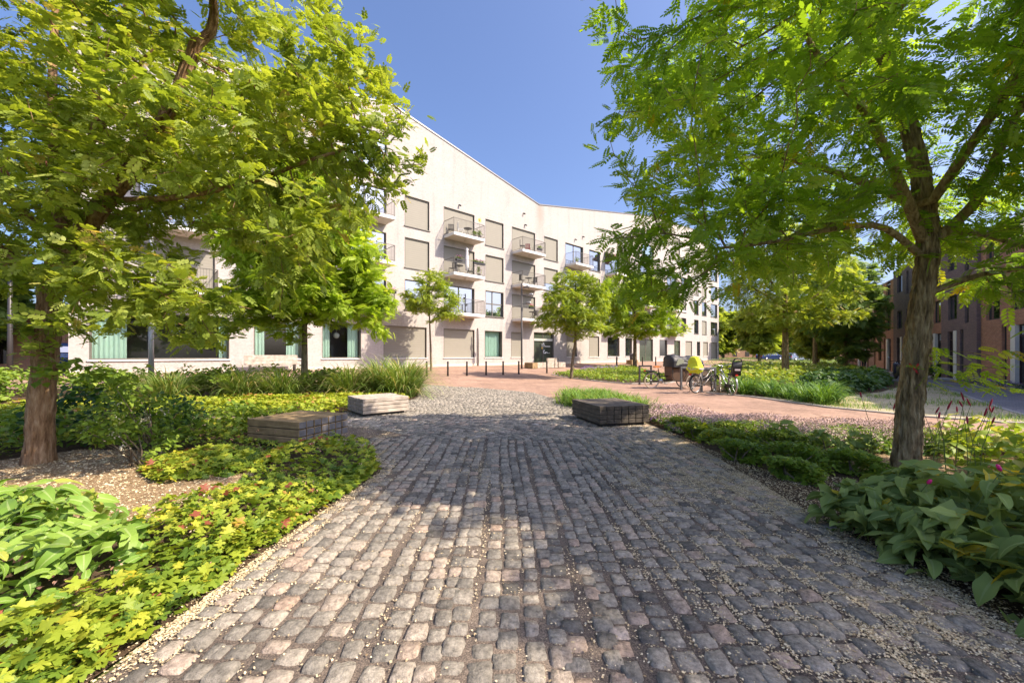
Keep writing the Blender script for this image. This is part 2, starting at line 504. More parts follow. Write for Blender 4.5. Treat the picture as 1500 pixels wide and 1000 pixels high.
def bark_mat(name, c1, c2, c3):
    m, t, out = new_mat(name)
    tc = N(t, 'ShaderNodeTexCoord')
    mp = N(t, 'ShaderNodeMapping'); mp.inputs['Scale'].default_value = (1, 1, .22)
    t.links.new(tc.outputs['Object'], mp.inputs['Vector'])
    nz = N(t, 'ShaderNodeTexNoise'); nz.inputs['Scale'].default_value = 22; nz.inputs['Detail'].default_value = 6; nz.inputs['Roughness'].default_value = .65
    t.links.new(mp.outputs[0], nz.inputs['Vector'])
    r = ramp(t, [(.3, c1), (.52, c2), (.72, c3)]); t.links.new(nz.outputs['Fac'], r.inputs[0])
    p = N(t, 'ShaderNodeBsdfPrincipled'); p.inputs['Roughness'].default_value = .9; p.inputs['Specular IOR Level'].default_value = .15
    t.links.new(r.outputs[0], p.inputs['Base Color'])
    b = N(t, 'ShaderNodeBump'); b.inputs['Strength'].default_value = 1.0; b.inputs['Distance'].default_value = .05
    t.links.new(nz.outputs['Fac'], b.inputs['Height']); t.links.new(b.outputs[0], p.inputs['Normal'])
    t.links.new(p.outputs[0], out.inputs[0])
    return m

def wood_mat(name, c1, c2, axis=0):
    m, t, out = new_mat(name)
    tc = N(t, 'ShaderNodeTexCoord')
    mp = N(t, 'ShaderNodeMapping'); sc = [14, 14, 14]; sc[axis] = 1.2; mp.inputs['Scale'].default_value = sc
    t.links.new(tc.outputs['Object'], mp.inputs['Vector'])
    nz = N(t, 'ShaderNodeTexNoise'); nz.inputs['Scale'].default_value = 2.2; nz.inputs['Detail'].default_value = 8; nz.inputs['Roughness'].default_value = .7
    t.links.new(mp.outputs[0], nz.inputs['Vector'])
    r = ramp(t, [(.25, c1), (.75, c2)]); t.links.new(nz.outputs['Fac'], r.inputs[0])
    n2 = N(t, 'ShaderNodeTexNoise'); n2.inputs['Scale'].default_value = 5; n2.inputs['Detail'].default_value = 4
    t.links.new(tc.outputs['Object'], n2.inputs['Vector'])
    mr = N(t, 'ShaderNodeMapRange'); mr.inputs[1].default_value = .3; mr.inputs[2].default_value = .7; mr.inputs[3].default_value = .7; mr.inputs[4].default_value = 1.25
    t.links.new(n2.outputs['Fac'], mr.inputs[0])
    mu = N(t, 'ShaderNodeVectorMath', operation='SCALE'); t.links.new(r.outputs[0], mu.inputs[0]); t.links.new(mr.outputs[0], mu.inputs['Scale'])
    p = N(t, 'ShaderNodeBsdfPrincipled'); p.inputs['Roughness'].default_value = .8; p.inputs['Specular IOR Level'].default_value = .25
    t.links.new(mu.outputs[0], p.inputs['Base Color'])
    b = N(t, 'ShaderNodeBump'); b.inputs['Strength'].default_value = .5; b.inputs['Distance'].default_value = .008
    t.links.new(nz.outputs['Fac'], b.inputs['Height']); t.links.new(b.outputs[0], p.inputs['Normal'])
    t.links.new(p.outputs[0], out.inputs[0])
    return m

# ------------------------------------------------------------------ terrain
FD = Vector((0.7351, 0.6780, 0)); FN = Vector((0.6780, -0.7351, 0)); FP = Vector((-2.28, 33.26, 0))
def gz(x, y):
    """the plaza rises gently towards the white building"""
    s = (x-FP.x)*FN.x + (y-FP.y)*FN.y
    return .53*min(1.0, max(0.0, 1-s/11))**1.25
def gz_np(x, y):
    s = (x-FP.x)*FN.x + (y-FP.y)*FN.y
    return .53*np.clip(1-s/11, 0, 1)**1.25
def inpoly(x, y, poly):
    x = np.asarray(x, float); y = np.asarray(y, float); r = np.zeros(x.shape, bool)
    j = len(poly)-1
    for i in range(len(poly)):
        xi, yi = poly[i]; xj, yj = poly[j]
        c = ((yi > y) != (yj > y)) & (x < (xj-xi)*(y-yi)/((yj-yi) or 1e-9)+xi)
        r ^= c; j = i
    return r
def edge_dist(x, y, poly):
    d = np.full(np.shape(x), 1e9)
    for i in range(len(poly)):
        ax, ay = poly[i-1]; bx, by = poly[i]
        ex, ey = bx-ax, by-ay
        t = np.clip(((x-ax)*ex+(y-ay)*ey)/(ex*ex+ey*ey+1e-12), 0, 1)
        d = np.minimum(d, np.hypot(x-ax-t*ex, y-ay-t*ey))
    return d
def sheet(name, poly, dz, mat, kind='structure'):
    bm = bmesh.new()
    bm.faces.new([bm.verts.new((x, y, 0)) for x, y in poly])
    for k in (0, 1, 2, 3, 4, 5.5, 7, 9, 11):
        c = FP + FN*k
        g = bm.verts[:] + bm.edges[:] + bm.faces[:]
        bmesh.ops.bisect_plane(bm, geom=g, plane_co=c, plane_no=FN)
    for v in bm.verts: v.co.z = gz(v.co.x, v.co.y) + dz
    bmesh.ops.recalc_face_normals(bm, faces=bm.faces)
    if sum(f.normal.z for f in bm.faces) < 0: bmesh.ops.reverse_faces(bm, faces=bm.faces)
    me = bpy.data.meshes.new(name); bm.to_mesh(me); bm.free(); me.materials.append(mat)
    o = bpy.data.objects.new(name, me); COL.objects.link(o); o['kind'] = kind
    return o

COBBLE = [(-1.95, -2.5), (-1.85, 1.5), (-1.8, 3.0), (-1.62, 4.9), (-2.1, 6.0), (-2.9, 6.6), (-4.3, 7.7), (-7.2, 8.3), (-7.4, 9.2),
          (-4.4, 9.5), (-3.5, 11.5), (-3.2, 13), (-3.6, 15.8), (-4.45, 18.9), (-1.5, 17.3), (.8, 15.2), (1.46, 12.8), (1.6, 11.3),
          (2.75, 9.3), (2.85, 8.0), (2.9, 6), (2.72, 3.8), (2.75, -2.5)]
BED_L = [(-1.9, 1.2), (-1.8, 3.0), (-1.62, 4.9), (-2.1, 6.0), (-2.9, 6.6), (-4.3, 7.7), (-7.2, 8.3), (-13, 8.6), (-13, 3), (-6, 1.2)]
BED_L2 = [(-4.4, 9.5), (-3.5, 11.5), (-3.2, 13), (-3.6, 15.8), (-4.6, 17.6), (-9.5, 16.2), (-17, 13.5), (-26, 9), (-22, 6), (-13, 8.8), (-7.4, 9.2)]
BED_R = [(2.75, .6), (2.72, 3.8), (2.9, 6), (2.85, 8.0), (2.75, 9.3), (1.6, 11.3), (1.46, 12.6), (2.1, 13.6), (3.3, 12.0), (3.8, 9.6),
         (4.6, 7.8), (6.8, 7.1), (8.0, 6.0), (9.2, 4), (9.5, .6)]
BED_R2 = [(7.4, 15.0), (8.25, 13.6), (8.7, 10.9), (11.3, 13.6), (14.2, 15.3), (18.6, 18.8), (25, 27.5), (34, 40), (30, 46), (17, 38), (10, 22), (8.9, 17.6)]
STRIP = [(8.25, 13.6), (8.7, 10.9), (9.5, 9.4), (10.4, 8.5), (11.2, 8.3), (13.3, 11.0), (17.2, 15.6), (20.0, 19.4), (18.6, 18.8), (14.2, 15.3), (11.3, 13.6)]
ISLE = [(2.7, 26.8), (3.4, 24.7), (5.1, 20.6), (5.9, 19.8), (8, 20.4), (9.4, 22.6), (11.0, 33), (11.4, 38), (8.4, 36), (4.6, 29)]

m_earth = noise_ground('dry_grass_earth', [(.3, (.05, .07, .02)), (.5, (.10, .12, .035)), (.62, (.2, .18, .08))], .5, 12, .6)
m_soil = noise_ground('soil', [(.32, (.035, .022, .014)), (.55, (.1, .065, .04)), (.7, (.24, .17, .1))], 6, 90, .8)
m_mulch = noise_ground('mulch', [(.3, (.10, .06, .035)), (.5, (.30, .20, .11)), (.66, (.5, .37, .22))], 5, 110, .8)
m_joint = noise_ground('joint_sand', [(.36, (.05, .042, .037)), (.5, (.14, .11, .088)), (.64, (.32, .25, .19))], .8, 120, .4)
m_clinker = brick_mat('clinker_paving', (.30, .185, .13), (.43, .275, .20), (.27, .19, .145), .2, .068, .006, 'xy', .3, .9, .38, .75)
m_street = brick_mat('grey_paving', (.2, .19, .2), (.28, .26, .26), (.13, .12, .12), .2, .08, .006, 'xy', .25, .9, .2, .5)
m_dry = noise_ground('dry_verge', [(.3, (.2, .16, .09)), (.5, (.42, .35, .22)), (.66, (.58, .5, .34))], 3, 70, .6)

sheet('ground', [(-160, -40), (200, -40), (300, 320), (-160, 320)], -.03, m_earth)
sheet('brick_plaza', [(-9, 10), (2.8, 5), (12, 3), (12.5, 9.5), (9, 12), (20, 34), (36, 66), (52, 74), (46, 84), (-30, 12.5), (-28, 7)], -.008, m_clinker)
sheet('street', [(9.3, 2.0), (17, 3.6), (40, 46), (49, 64), (42, 66), (20.0, 19.5), (13.2, 11.1), (11.1, 8.2)], -.003, m_street)
sheet('footpath', [(6.2, 2.5), (10.0, 2.5), (11.3, 8.3), (10.2, 8.6), (8.8, 10.9), (7.4, 9.8)], -.002, m_clinker)
sheet('cobble_bedding', COBBLE, .002, m_joint)
sheet('soil', BED_L, .008, m_soil); sheet('soil', BED_L2, .012, m_soil)
sheet('soil', BED_R, .006, m_soil); sheet('soil', BED_R2, .008, m_soil); sheet('soil', ISLE, .006, m_soil)
sheet('dry_verge', STRIP, .012, m_dry)
m_kerb = plain('concrete_kerb', (.36, .33, .30), .85, bump=.3)
def kerb(pts, w=.12, h=.03):
    mb = MB(); P = [Vector((x, y, 0)) for x, y in pts]; vs = []; fs = []
    for i, p in enumerate(P):
        t_ = (P[min(i+1, len(P)-1)]-P[max(i-1, 0)]).normalized(); n_ = Vector((-t_.y, t_.x, 0))*w/2
        for q, z in ((p-n_, -.05), (p-n_, h), (p+n_, h), (p+n_, -.05)): vs.append((q.x, q.y, gz(q.x, q.y)+z))
    for i in range(len(P)-1):
        for k in range(3): fs.append((4*i+k, 4*i+k+1, 4*i+k+5, 4*i+k+4))
    mb.add(vs, fs); mb.build('kerb', m_kerb, None)['kind'] = 'structure'
kerb([(7.36, 15.05), (8.2, 13.65), (8.66, 10.85), (9.5, 9.35), (10.4, 8.45), (11.2, 8.2)])
kerb([(2.66, 26.8), (3.36, 24.7), (5.05, 20.55), (5.88, 19.72), (8.05, 20.3), (9.5, 22.5), (11.1, 33)])
kerb([(11.2, 8.2), (13.36, 10.95), (17.25, 15.55), (20.05, 19.4)], .1, .02)
MULCH = [(-7.2, 5.0), (-6.4, 4.4), (-5.2, 3.9), (-3.6, 3.15), (-3.0, 3.3), (-2.85, 3.9), (-3.05, 4.7), (-3.6, 5.6), (-4.6, 5.9), (-6.5, 6.0)]
sheet('mulch', MULCH, .018, m_mulch)
sheet('mulch', [(4.3, 4.3), (5.2, 3.9), (7.4, 4.0), (7.0, 5.6), (5.8, 5.8), (4.9, 5.7), (4.4, 5.2)], .016, m_mulch)

# cobbles: every stone a worn block with its own size, tilt and colour
rs = np.random.RandomState(3)
TOPS = np.zeros((1400, 2400), bool)
def cobbles():
    g = np.linspace(-1, 1, 6)
    gx, gy = np.meshgrid(g, g)
    gx = gx.ravel(); gy = gy.ravel()
    e = np.maximum(abs(gx), abs(gy))
    faces = np.array([(j*6+i, j*6+i+1, (j+1)*6+i+1, (j+1)*6+i) for j in range(5) for i in range(5)])
    X = []; Y = []; A = []; L = []; Wd = []
    def put(x, y, a, w, l): X.append(x); Y.append(y); A.append(a); Wd.append(w); L.append(l)
    # straight courses near the viewer: columns along y
    x = -2.4
    while x < 3.1:
        w = .112 + rs.rand()*.028
        y = -1.2 + rs.rand()*.2
        ph = rs.rand()*6
        while y < 6.9:
            l = .105 + rs.rand()*.06
            put(x + w/2 + .025*math.sin(y*1.1+ph) + .05*math.sin(y*.6)+ .018*(rs.rand()-.5), y + l/2, .04*math.cos(y*1.1+ph) + (rs.rand()-.5)*.1, w, l)
            y += l
        x += w
    # arcs further on
    r = 5.2
    cx, cy = -5.2, 3.2
    while r < 19:
        w = .115 + rs.rand()*.022
        a = -.25 + rs.rand()*.05
        while a < 1.75:
            l = (.112 + rs.rand()*.055)
            da = l/r
            px = cx + r*math.cos(a+da/2); py = cy + r*math.sin(a+da/2)
            if py > 6.85: put(px, py, a+da/2+math.pi/2 + (rs.rand()-.5)*.1 - math.pi/2, w, l)
            a += da
        r += w
    X = np.array(X); Y = np.array(Y); A = np.array(A); Wd = np.array(Wd); L = np.array(L)
    k = inpoly(X, Y, COBBLE) & (edge_dist(X, Y, COBBLE) > .05)
    X, Y, A, Wd, L = X[k], Y[k], A[k], Wd[k], L[k]
    n = len(X)
    # template with jitter per stone: rounded corners
    cr = 1 - .12*(abs(gx*gy)**3)
    jx = rs.normal(0, .035, (n, 36)); jy = rs.normal(0, .035, (n, 36))
    # corner skew
    sk = rs.normal(0, .07, (n, 4))
    lx = (gx*cr)[None, :]*(1 + sk[:, :1]*gy[None, :] + sk[:, 1:2]) + jx
    ly = (gy*cr)[None, :]*(1 + sk[:, 2:3]*gx[None, :] + sk[:, 3:]) + jy
    sx = np.where(e > .99, 1.0, np.where(e > .5, 1.32, 1.15))
    lx = lx*sx*(Wd/2-.006)[:, None]; ly = ly*sx*(L/2-.010)[:, None]
    h = .0165 + rs.normal(0, .0035, n) + .004*np.sin(X*2.1+1)*np.sin(Y*1.7)
    top = np.where(e > .99, -.022, np.where(e > .5, -.0018, 0.0))
    far = (Y > 8)[:, None]
    tilt = rs.normal(0, .028, (n, 2))*np.where(far, .35, 1)
    lz = h[:, None] + top[None, :] + tilt[:, :1]*lx + tilt[:, 1:]*ly + np.where(e > .99, 0, 1)[None, :]*rs.normal(0, .0016, (n, 36))*np.where(far, .4, 1)
    ca, sa = np.cos(A)[:, None], np.sin(A)[:, None]
    vx = X[:, None] + lx*ca - ly*sa; vy = Y[:, None] + lx*sa + ly*ca
    vz = lz + gz_np(vx, vy)
    V = np.stack([vx, vy, vz], 2).reshape(-1, 3)
    F = (faces.ravel()[None, :] + (np.arange(n)*36)[:, None]).ravel()
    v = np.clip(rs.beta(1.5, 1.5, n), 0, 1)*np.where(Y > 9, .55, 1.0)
    # plan of the stone tops, so that litter can settle in the joints
    for sx0, sy0 in [(a/6, b/6) for a in range(-5, 6) for b in range(-5, 6)]:
        qx = X+sx0*Wd/2*np.cos(A)-sy0*L/2*np.sin(A); qy = Y+sx0*Wd/2*np.sin(A)+sy0*L/2*np.cos(A)
        ix = ((qx+8)*100).astype(int); iy = ((qy+3)*100).astype(int)
        ok = (ix >= 0) & (ix < 1400) & (iy >= 0) & (iy < 2400); TOPS[ix[ok], iy[ok]] = True
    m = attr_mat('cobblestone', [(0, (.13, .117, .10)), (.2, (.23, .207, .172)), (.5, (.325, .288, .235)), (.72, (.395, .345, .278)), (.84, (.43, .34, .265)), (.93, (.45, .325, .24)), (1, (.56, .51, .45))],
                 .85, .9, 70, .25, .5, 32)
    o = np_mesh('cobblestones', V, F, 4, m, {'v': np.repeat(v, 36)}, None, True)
    o['kind'] = 'structure'
cobbles()

# ------------------------------------------------------------------ white apartment building (local: x along the front, y inward, z up)
m_wall = brick_mat('white_slurried_brick', (.465, .425, .395), (.42, .38, .35), (.45, .41, .38), .215, .066, .010, 'xz', .45, .9, .10, 0.0, .16)
m_plinth = plain('plinth_plaster', (.60, .53, .44), .85, bump=.2)
m_frame = plain('bronze_frame', (.16, .145, .12), .45, .2)
m_blind = plain('beige_blind', (.26, .24, .195), .7, var=.05, scale=2)
m_white = plain('white_concrete', (.66, .64, .61), .7, var=.05, bump=.1)
m_soffit = plain('balcony_soffit', (.58, .50, .42), .85, var=.05)
m_rail = plain('rail_steel', (.14, .125, .105), .4, .5)
m_dark = plain('dark_interior', (.03, .028, .025), .9)
m_coping = plain('roof_coping', (.22, .21, .20), .4, .6)
m_sill = plain('sill_stone', (.70, .68, .65), .6)
m_cbrown = plain('taupe_cladding', (.27, .21, .165), .6)
g_blue = glass_mat('window_glass', (.02, .025, .03), .42)
g_green = glass_mat('green_glass', (.06, .075, .055), .12, rough=.05)
g_clear = glass_mat('clear_glass', (.84, .92, .88), .08, 1)
m_mint = plain('mint_curtain', (.60, .76, .66), .8, var=.05)
m_black = plain('black_plastic', (.02, .02, .022), .45)

bld = empty('apartment_building', (FP.x, FP.y, 0), math.atan2(FD.y, FD.x),
            'long white brick apartment block with valley roofline and rows of balconies', 'apartment building')
ROOF = [(-23.34, 16.0), (-8.2, 18.75), (6.6, 15.6), (28.1, 19.55), (41, 20.6), (51.1, 16.5)]
def roof_z(x):
    for (a, za), (b, zb) in zip(ROOF, ROOF[1:]):
        if a <= x <= b: return za + (zb-za)*(x-a)/(b-a)
    return 16
HEAD = {0: 3.45, 1: 6.82, 2: 9.82, 3: 12.82, 4: 15.75}
SILL = {0: 1.2, 1: 4.66, 2: 7.66, 3: 10.64, 4: 13.68}
SLAB = {1: 4.6, 2: 7.6, 3: 10.58, 4: 13.6}
OPEN = []   # (x0, x1, z0, z1, kind)
def op(x0, x1, f, kind, z0=None, z1=None): OPEN.append((x0, x1, SILL[f] if z0 is None else z0, HEAD[f] if z1 is None else z1, kind))
B = [(-21.1, -18.15), (-11.62, -8.66), (-4.02, -1.07), (3.1, 6.06), (10.45, 13.4), (17.45, 20.4), (24.9, 27.9), (32.3, 35.3)]
bk = {0: 'bgb', 1: 'ggg', 2: 'gbb', 3: 'bbg', 4: 'bbg', 5: 'gbg', 6: 'bgg', 7: 'ggg'}
for i, (a, b) in enumerate(B):
    for f in (1, 2, 3): op(a, b, f, {'b': 'blind_door', 'g': 'glass_door'}[bk[i][f-1]], z0=SLAB[f])
bk_override = {(2, 1): 'glass_door', (2, 2): 'blind_door', (2, 3): 'blind_door', (3, 1): 'blind_door', (3, 2): 'blind_door', (3, 3): 'blind_door',
               (4, 3): 'glass_door', (4, 2): 'glass_door', (4, 1): 'blind_door'}
Wn = [(-16.4, -14.4), (-7.28, -5.28), (.08, 2.1), (7.29, 9.29), (14.46, 16.48), (21.95, 23.9), (29.2, 31.2), (36.8, 38.4), (41.2, 42.8), (44.1, 45.9), (47.6, 50.4)]
wk = ['bbb', 'gbb', 'sbb', 'bhb', 'gbg', 'gbb', 'bgb', 'gbg', 'ggb', 'bgb', 'ggg']
for (a, b), k in zip(Wn, wk):
    for f in (1, 2, 3): op(a, b, f, {'b': 'blind', 'g': 'glass', 'h': 'half', 's': 'split'}[k[f-1]])
op(-22.71, -17.54, 0, 'curtain'); op(-16.42, -13.99, 0, 'curtain'); op(-12.83, -10.41, 0, 'curtain')
op(-8.86, -5.51, 0, 'blind'); op(-4.02, -1.07, 0, 'blind'); op(.0, 1.95, 0, 'curtain_r'); op(3.0, 4.4, 0, 'blind')
op(5.88, 8.67, 0, 'entrance', z0=.56, z1=3.55)
op(10.66, 12.3, 0, 'blind'); op(14.46, 16.3, 0, 'blind'); op(17.94, 20.4, 0, 'glass'); op(21.68, 23.2, 0, 'glass')
op(25.0, 28.4, 0, 'door', z0=.56); op(30.2, 32.4, 0, 'glass'); op(34.5, 36.4, 0, 'door', z0=.56); op(38.2, 40.4, 0, 'blind'); op(42.2, 43.4, 0, 'glass'); op(44.6, 46.4, 0, 'blind'); op(47.8, 50.2, 0, 'blind', z0=.6)
op(-11.4, -8.61, 4, 'teal', z0=13.72, z1=16.5); op(21.7, 25.0, 4, 'blind'); op(25.6, 28.5, 4, 'teal'); op(30.8, 32.4, 4, 'glass', z0=16.6, z1=18.3)
op(33.8, 36.3, 4, 'blind', z0=15.9, z1=18.2); op(37.5, 39.5, 4, 'glass'); op(41.2, 42.8, 4, 'blind'); op(47.6, 50.4, 4, 'glass')

def front_wall():
    xs = sorted(set([r[0] for r in ROOF] + [o[0] for o in OPEN] + [o[1] for o in OPEN]))
    mb = MB(); R = .26
    for a, b in zip(xs, xs[1:]):
        if b-a < 1e-4: continue
        cm = (a+b)/2
        ops = sorted([(o[2], o[3]) for o in OPEN if o[0] < cm < o[1]])
        z = .55; segs = []
        for z0, z1 in ops:
            if z0 > z+1e-4: segs.append((z, z0))
            z = max(z, z1)
        for z0, z1 in segs: mb.add([(a, 0, z0), (b, 0, z0), (b, 0, z1), (a, 0, z1)], [(0, 1, 2, 3)])
        mb.add([(a, 0, z), (b, 0, z), (b, 0, roof_z(b)), (a, 0, roof_z(a))], [(0, 1, 2, 3)])
    for x0, x1, z0, z1, k in OPEN:
        mb.add([(x0, 0, z0), (x0, R, z0), (x0, R, z1), (x0, 0, z1)], [(0, 1, 2, 3)])
        mb.add([(x1, 0, z0), (x1, R, z0), (x1, R, z1), (x1, 0, z1)], [(3, 2, 1, 0)])
        mb.add([(x0, 0, z1), (x0, R, z1), (x1, R, z1), (x1, 0, z1)], [(0, 1, 2, 3)])
        mb.add([(x0, 0, z0), (x0, R, z0), (x1, R, z0), (x1, 0, z0)], [(3, 2, 1, 0)])
    D = 13.0
    x0, x1 = ROOF[0][0], ROOF[-1][0]
    mb.add([(x0, 0, .5), (x0, D, .5), (x0, D, roof_z(x0)), (x0, 0, roof_z(x0))], [(3, 2, 1, 0)])
    mb.add([(x1, 0, .5), (x1, D, .5), (x1, D, roof_z(x1)), (x1, 0, roof_z(x1))], [(0, 1, 2, 3)])
    mb.add([(x0, D, .5), (x1, D, .5), (x1, D, 15), (x0, D, 15)], [(3, 2, 1, 0)])
    mb.build('wall', m_wall, bld, fix=False)
    pl = MB(); 
    xs = [ROOF[0][0], 5.86, 8.69, 24.98, 28.42, 34.48, 36.42, ROOF[-1][0]]
    for a, b in zip(xs[::2], xs[1::2]): pl.box(a, b, -.012, .2, .2, .72)
    pl.build('plinth', m_plinth, bld)
    rf = MB(); cp = MB()
    for (a, za), (b, zb) in zip(ROOF, ROOF[1:]):
        rf.add([(a, .1, za-.3), (b, .1, zb-.3), (b, D, zb-.3), (a, D, za-.3)], [(0, 1, 2, 3)])
        vs = [(a, -.05, za), (b, -.05, zb), (b, .4, zb), (a, .4, za), (a, -.05, za+.1), (b, -.05, zb+.1), (b, .4, zb+.1), (a, .4, za+.1)]
        cp.add(vs, [(0, 3, 2, 1), (4, 5, 6, 7), (0, 1, 5, 4), (1, 2, 6, 5), (2, 3, 7, 6), (3, 0, 4, 7)])
    r = rf.build('roof', m_coping, bld, fix=False); cp.build('coping', m_coping, r)
front_wall()

def curtain(mb, x0, x1, z0, z1, y):
    n = max(6, int((x1-x0)/.03)); vs = []; fs = []
    for i in range(n+1):
        x = x0 + (x1-x0)*i/n
        yy = y + .035*math.sin(i*1.15) + .015*math.sin(i*.37)
        vs += [(x, yy, z0), (x, yy, z1)]
    for i in range(n): fs.append((2*i, 2*i+2, 2*i+3, 2*i+1))
    mb.add(vs, fs, 0, True)

def make_window(x0, x1, z0, z1, kind):
    door = kind in ('blind_door', 'glass_door', 'door', 'entrance')
    fr = MB(); t = .07; y0, y1 = .13, .2
    fr.box(x0, x0+t, y0, y1, z0, z1); fr.box(x1-t, x1, y0, y1, z0, z1)
    fr.box(x0+t, x1-t, y0, y1, z1-t, z1); fr.box(x0+t, x1-t, y0, y1, z0, z0+t)
    # thin surround standing just proud of the brick
    s = .05
    fr.box(x0, x0+s*.6, -.012, y0, z0, z1); fr.box(x1-s*.6, x1, -.012, y0, z0, z1); fr.box(x0+s*.6, x1-s*.6, -.012, y0, z1-s*.6, z1)
    mid = None
    if kind in ('glass_door', 'door', 'split', 'entrance'):
        mid = x0 + (x1-x0)*(.5 if kind != 'split' else .42)
        fr.box(mid-.04, mid+.04, y0, y1, z0+t, z1-t)
    if kind == 'split': fr.box(x0+t, mid-.04, y0+.004, y1, (z0+z1)/2-.05, (z0+z1)/2+.05); fr.box(mid+.04, x1-t, y0+.004, y1, (z0+z1)/2-.05, (z0+z1)/2+.05)
    if kind == 'entrance': fr.box(x0+t, x1-t, y0-.03, y0-.002, 2.75, 2.95)
    w = fr.build('entrance_door' if kind in ('entrance', 'door') else ('balcony_door' if door else 'window'), m_frame, bld)
    p = MB()
    p.add([(x0+t, .165, z0+t), (x1-t, .165, z0+t), (x1-t, .165, z1-t), (x0+t, .165, z1-t)], [(0, 1, 2, 3)])
    if kind in ('blind', 'blind_door', 'half'):
        bl = MB(); zb = z0 + (.72 if kind == 'half' else .05)
        n = 26
        vs = []; fs = []
        for i in range(n+1):
            z = zb + (z1-.12-zb)*i/n
            vs += [(x0+t, .1+.004*(i % 2), z), (x1-t, .1+.004*(i % 2), z)]
        for i in range(n): fs.append((2*i, 2*i+1, 2*i+3, 2*i+2))
        bl.add(vs, fs)
        bl.box(x0+t, x1-t, .08, .13, z1-.12, z1-.03)
        bl.box(x0+t, x1-t, .09, .125, zb-.04, zb)
        bl.build('blind', m_blind, w, fix=False)
    if kind in ('glass', 'glass_door', 'split', 'half'): p.build('pane', g_blue, w, fix=False)
    elif kind in ('entrance', 'door'): p.build('pane', g_green, w, fix=False)
    elif kind == 'teal':
        p.build('pane', glass_mat('teal_glass', (.12, .2, .2), .35) if 'teal' not in MATS else MATS['teal'], w, fix=False)
    elif kind.startswith('curtain'):
        p.build('pane', g_clear, w, fix=False)
        c = MB(); wd = x1-x0
        if kind == 'curtain_r': curtain(c, x0+.02, x1-.02, z0, z1, .42)
        else:
            curtain(c, x0+.02, x0+(1.2 if wd > 4 else wd*.24), z0, z1, .42); c.build('curtain', m_mint, w, fix=False); c = MB(); curtain(c, x1-wd*(.08 if wd > 4 else .3), x1-.02, z0, z1, .42)
        c.build('curtain', m_mint, w, fix=False)
        r = MB(); r.box(x0-.1, x1+.1, .5, 2.6, z0-.3, z1+.2); r.f = r.f[:3]+r.f[3:]
        # room seen through the glass: open towards the window
        r2 = MB()
        a, b, c0, d = x0-.05, x1+.05, z0-.5, z1+.15
        r2.add([(a, .27, c0), (b, .27, c0), (b, 3, c0), (a, 3, c0), (a, .27, d), (b, .27, d), (b, 3, d), (a, 3, d)],
               [(0, 1, 2, 3), (4, 7, 6, 5), (3, 2, 6, 7), (0, 3, 7, 4), (1, 5, 6, 2)])
        r2.build('room', plain('room_wall', (.16, .15, .13), .9), w, fix=False)
    if kind == 'curtain':
        for q in (.42, .58) if x1-x0 > 4 else (.5,):
            pb = MB(); xx = x0+(x1-x0)*q; pb.ball((xx, 1.1, z1-.75), .2, .2, .2); pb.tube([(xx, 1.1, z1-.55), (xx, 1.1, z1+.14)], .012, 6); pb.build('pendant_lamp', m_white, w)
    if not door:
        sb = MB(); sb.box(x0-.06, x1+.06, -.07, .13, z0-.06, z0 + .004); 
        if kind == 'blind' or z0 > 2: pass
        (sb.build('sill', m_sill if z0 < 2 else m_frame, w))
    return w
MATS['teal'] = glass_mat('teal_glass', (.12, .2, .2), .3)
cnt = 0
for (x0, x1, z0, z1, k) in OPEN:
    for i, (a, b) in enumerate(B):
        if k.endswith('_door') and abs(a-x0) < .01:
            f = [f for f in SLAB if abs(SLAB[f]-z0) < .01][0]
            k = bk_override.get((i, f), k)
    w = make_window(x0, x1, z0, z1, k)
    if k == 'entrance':
        tx = MB()   # white lettering strokes on the glass and a small yellow notice
        def stroke(cx, cz, w_, h_): tx.box(cx, cx+w_, .150, .158, cz, cz+h_)
        for (cx, cz, w_, h_) in [(7.15, 2.18, .05, .3), (7.2, 2.38, .2, .06), (7.34, 2.42, .12, .14), (7.42, 2.3, .1, .1), (7.28, 2.2, .12, .07), (7.52, 2.2, .16, .08), (7.7, 2.19, .18, .07), (7.9, 2.19, .2, .07), (8.12, 2.2, .22, .06),
                                  (7.28, 1.66, .12, .09), (7.36, 1.72, .1, .1), (7.42, 1.78, .1, .1), (7.4, 1.54, .34, .09), (7.62, 1.62, .22, .08), (7.85, 1.62, .12, .05), (7.85, 1.56, .45, .03)]: stroke(cx, cz, w_, h_)
        tx.build('lettering', plain('white_vinyl', (.85, .85, .83), .5), w)
        ye = MB(); ye.box(7.1, 7.24, .150, .159, 1.98, 2.16); ye.build('notice', plain('yellow_paper', (.8, .5, .08), .6), w)
        tr = MB(); tr.box(5.96, 8.6, .07, .099, 2.74, 2.96); tr.build('transom', plain('grey_transom', (.5, .5, .44), .4), w)

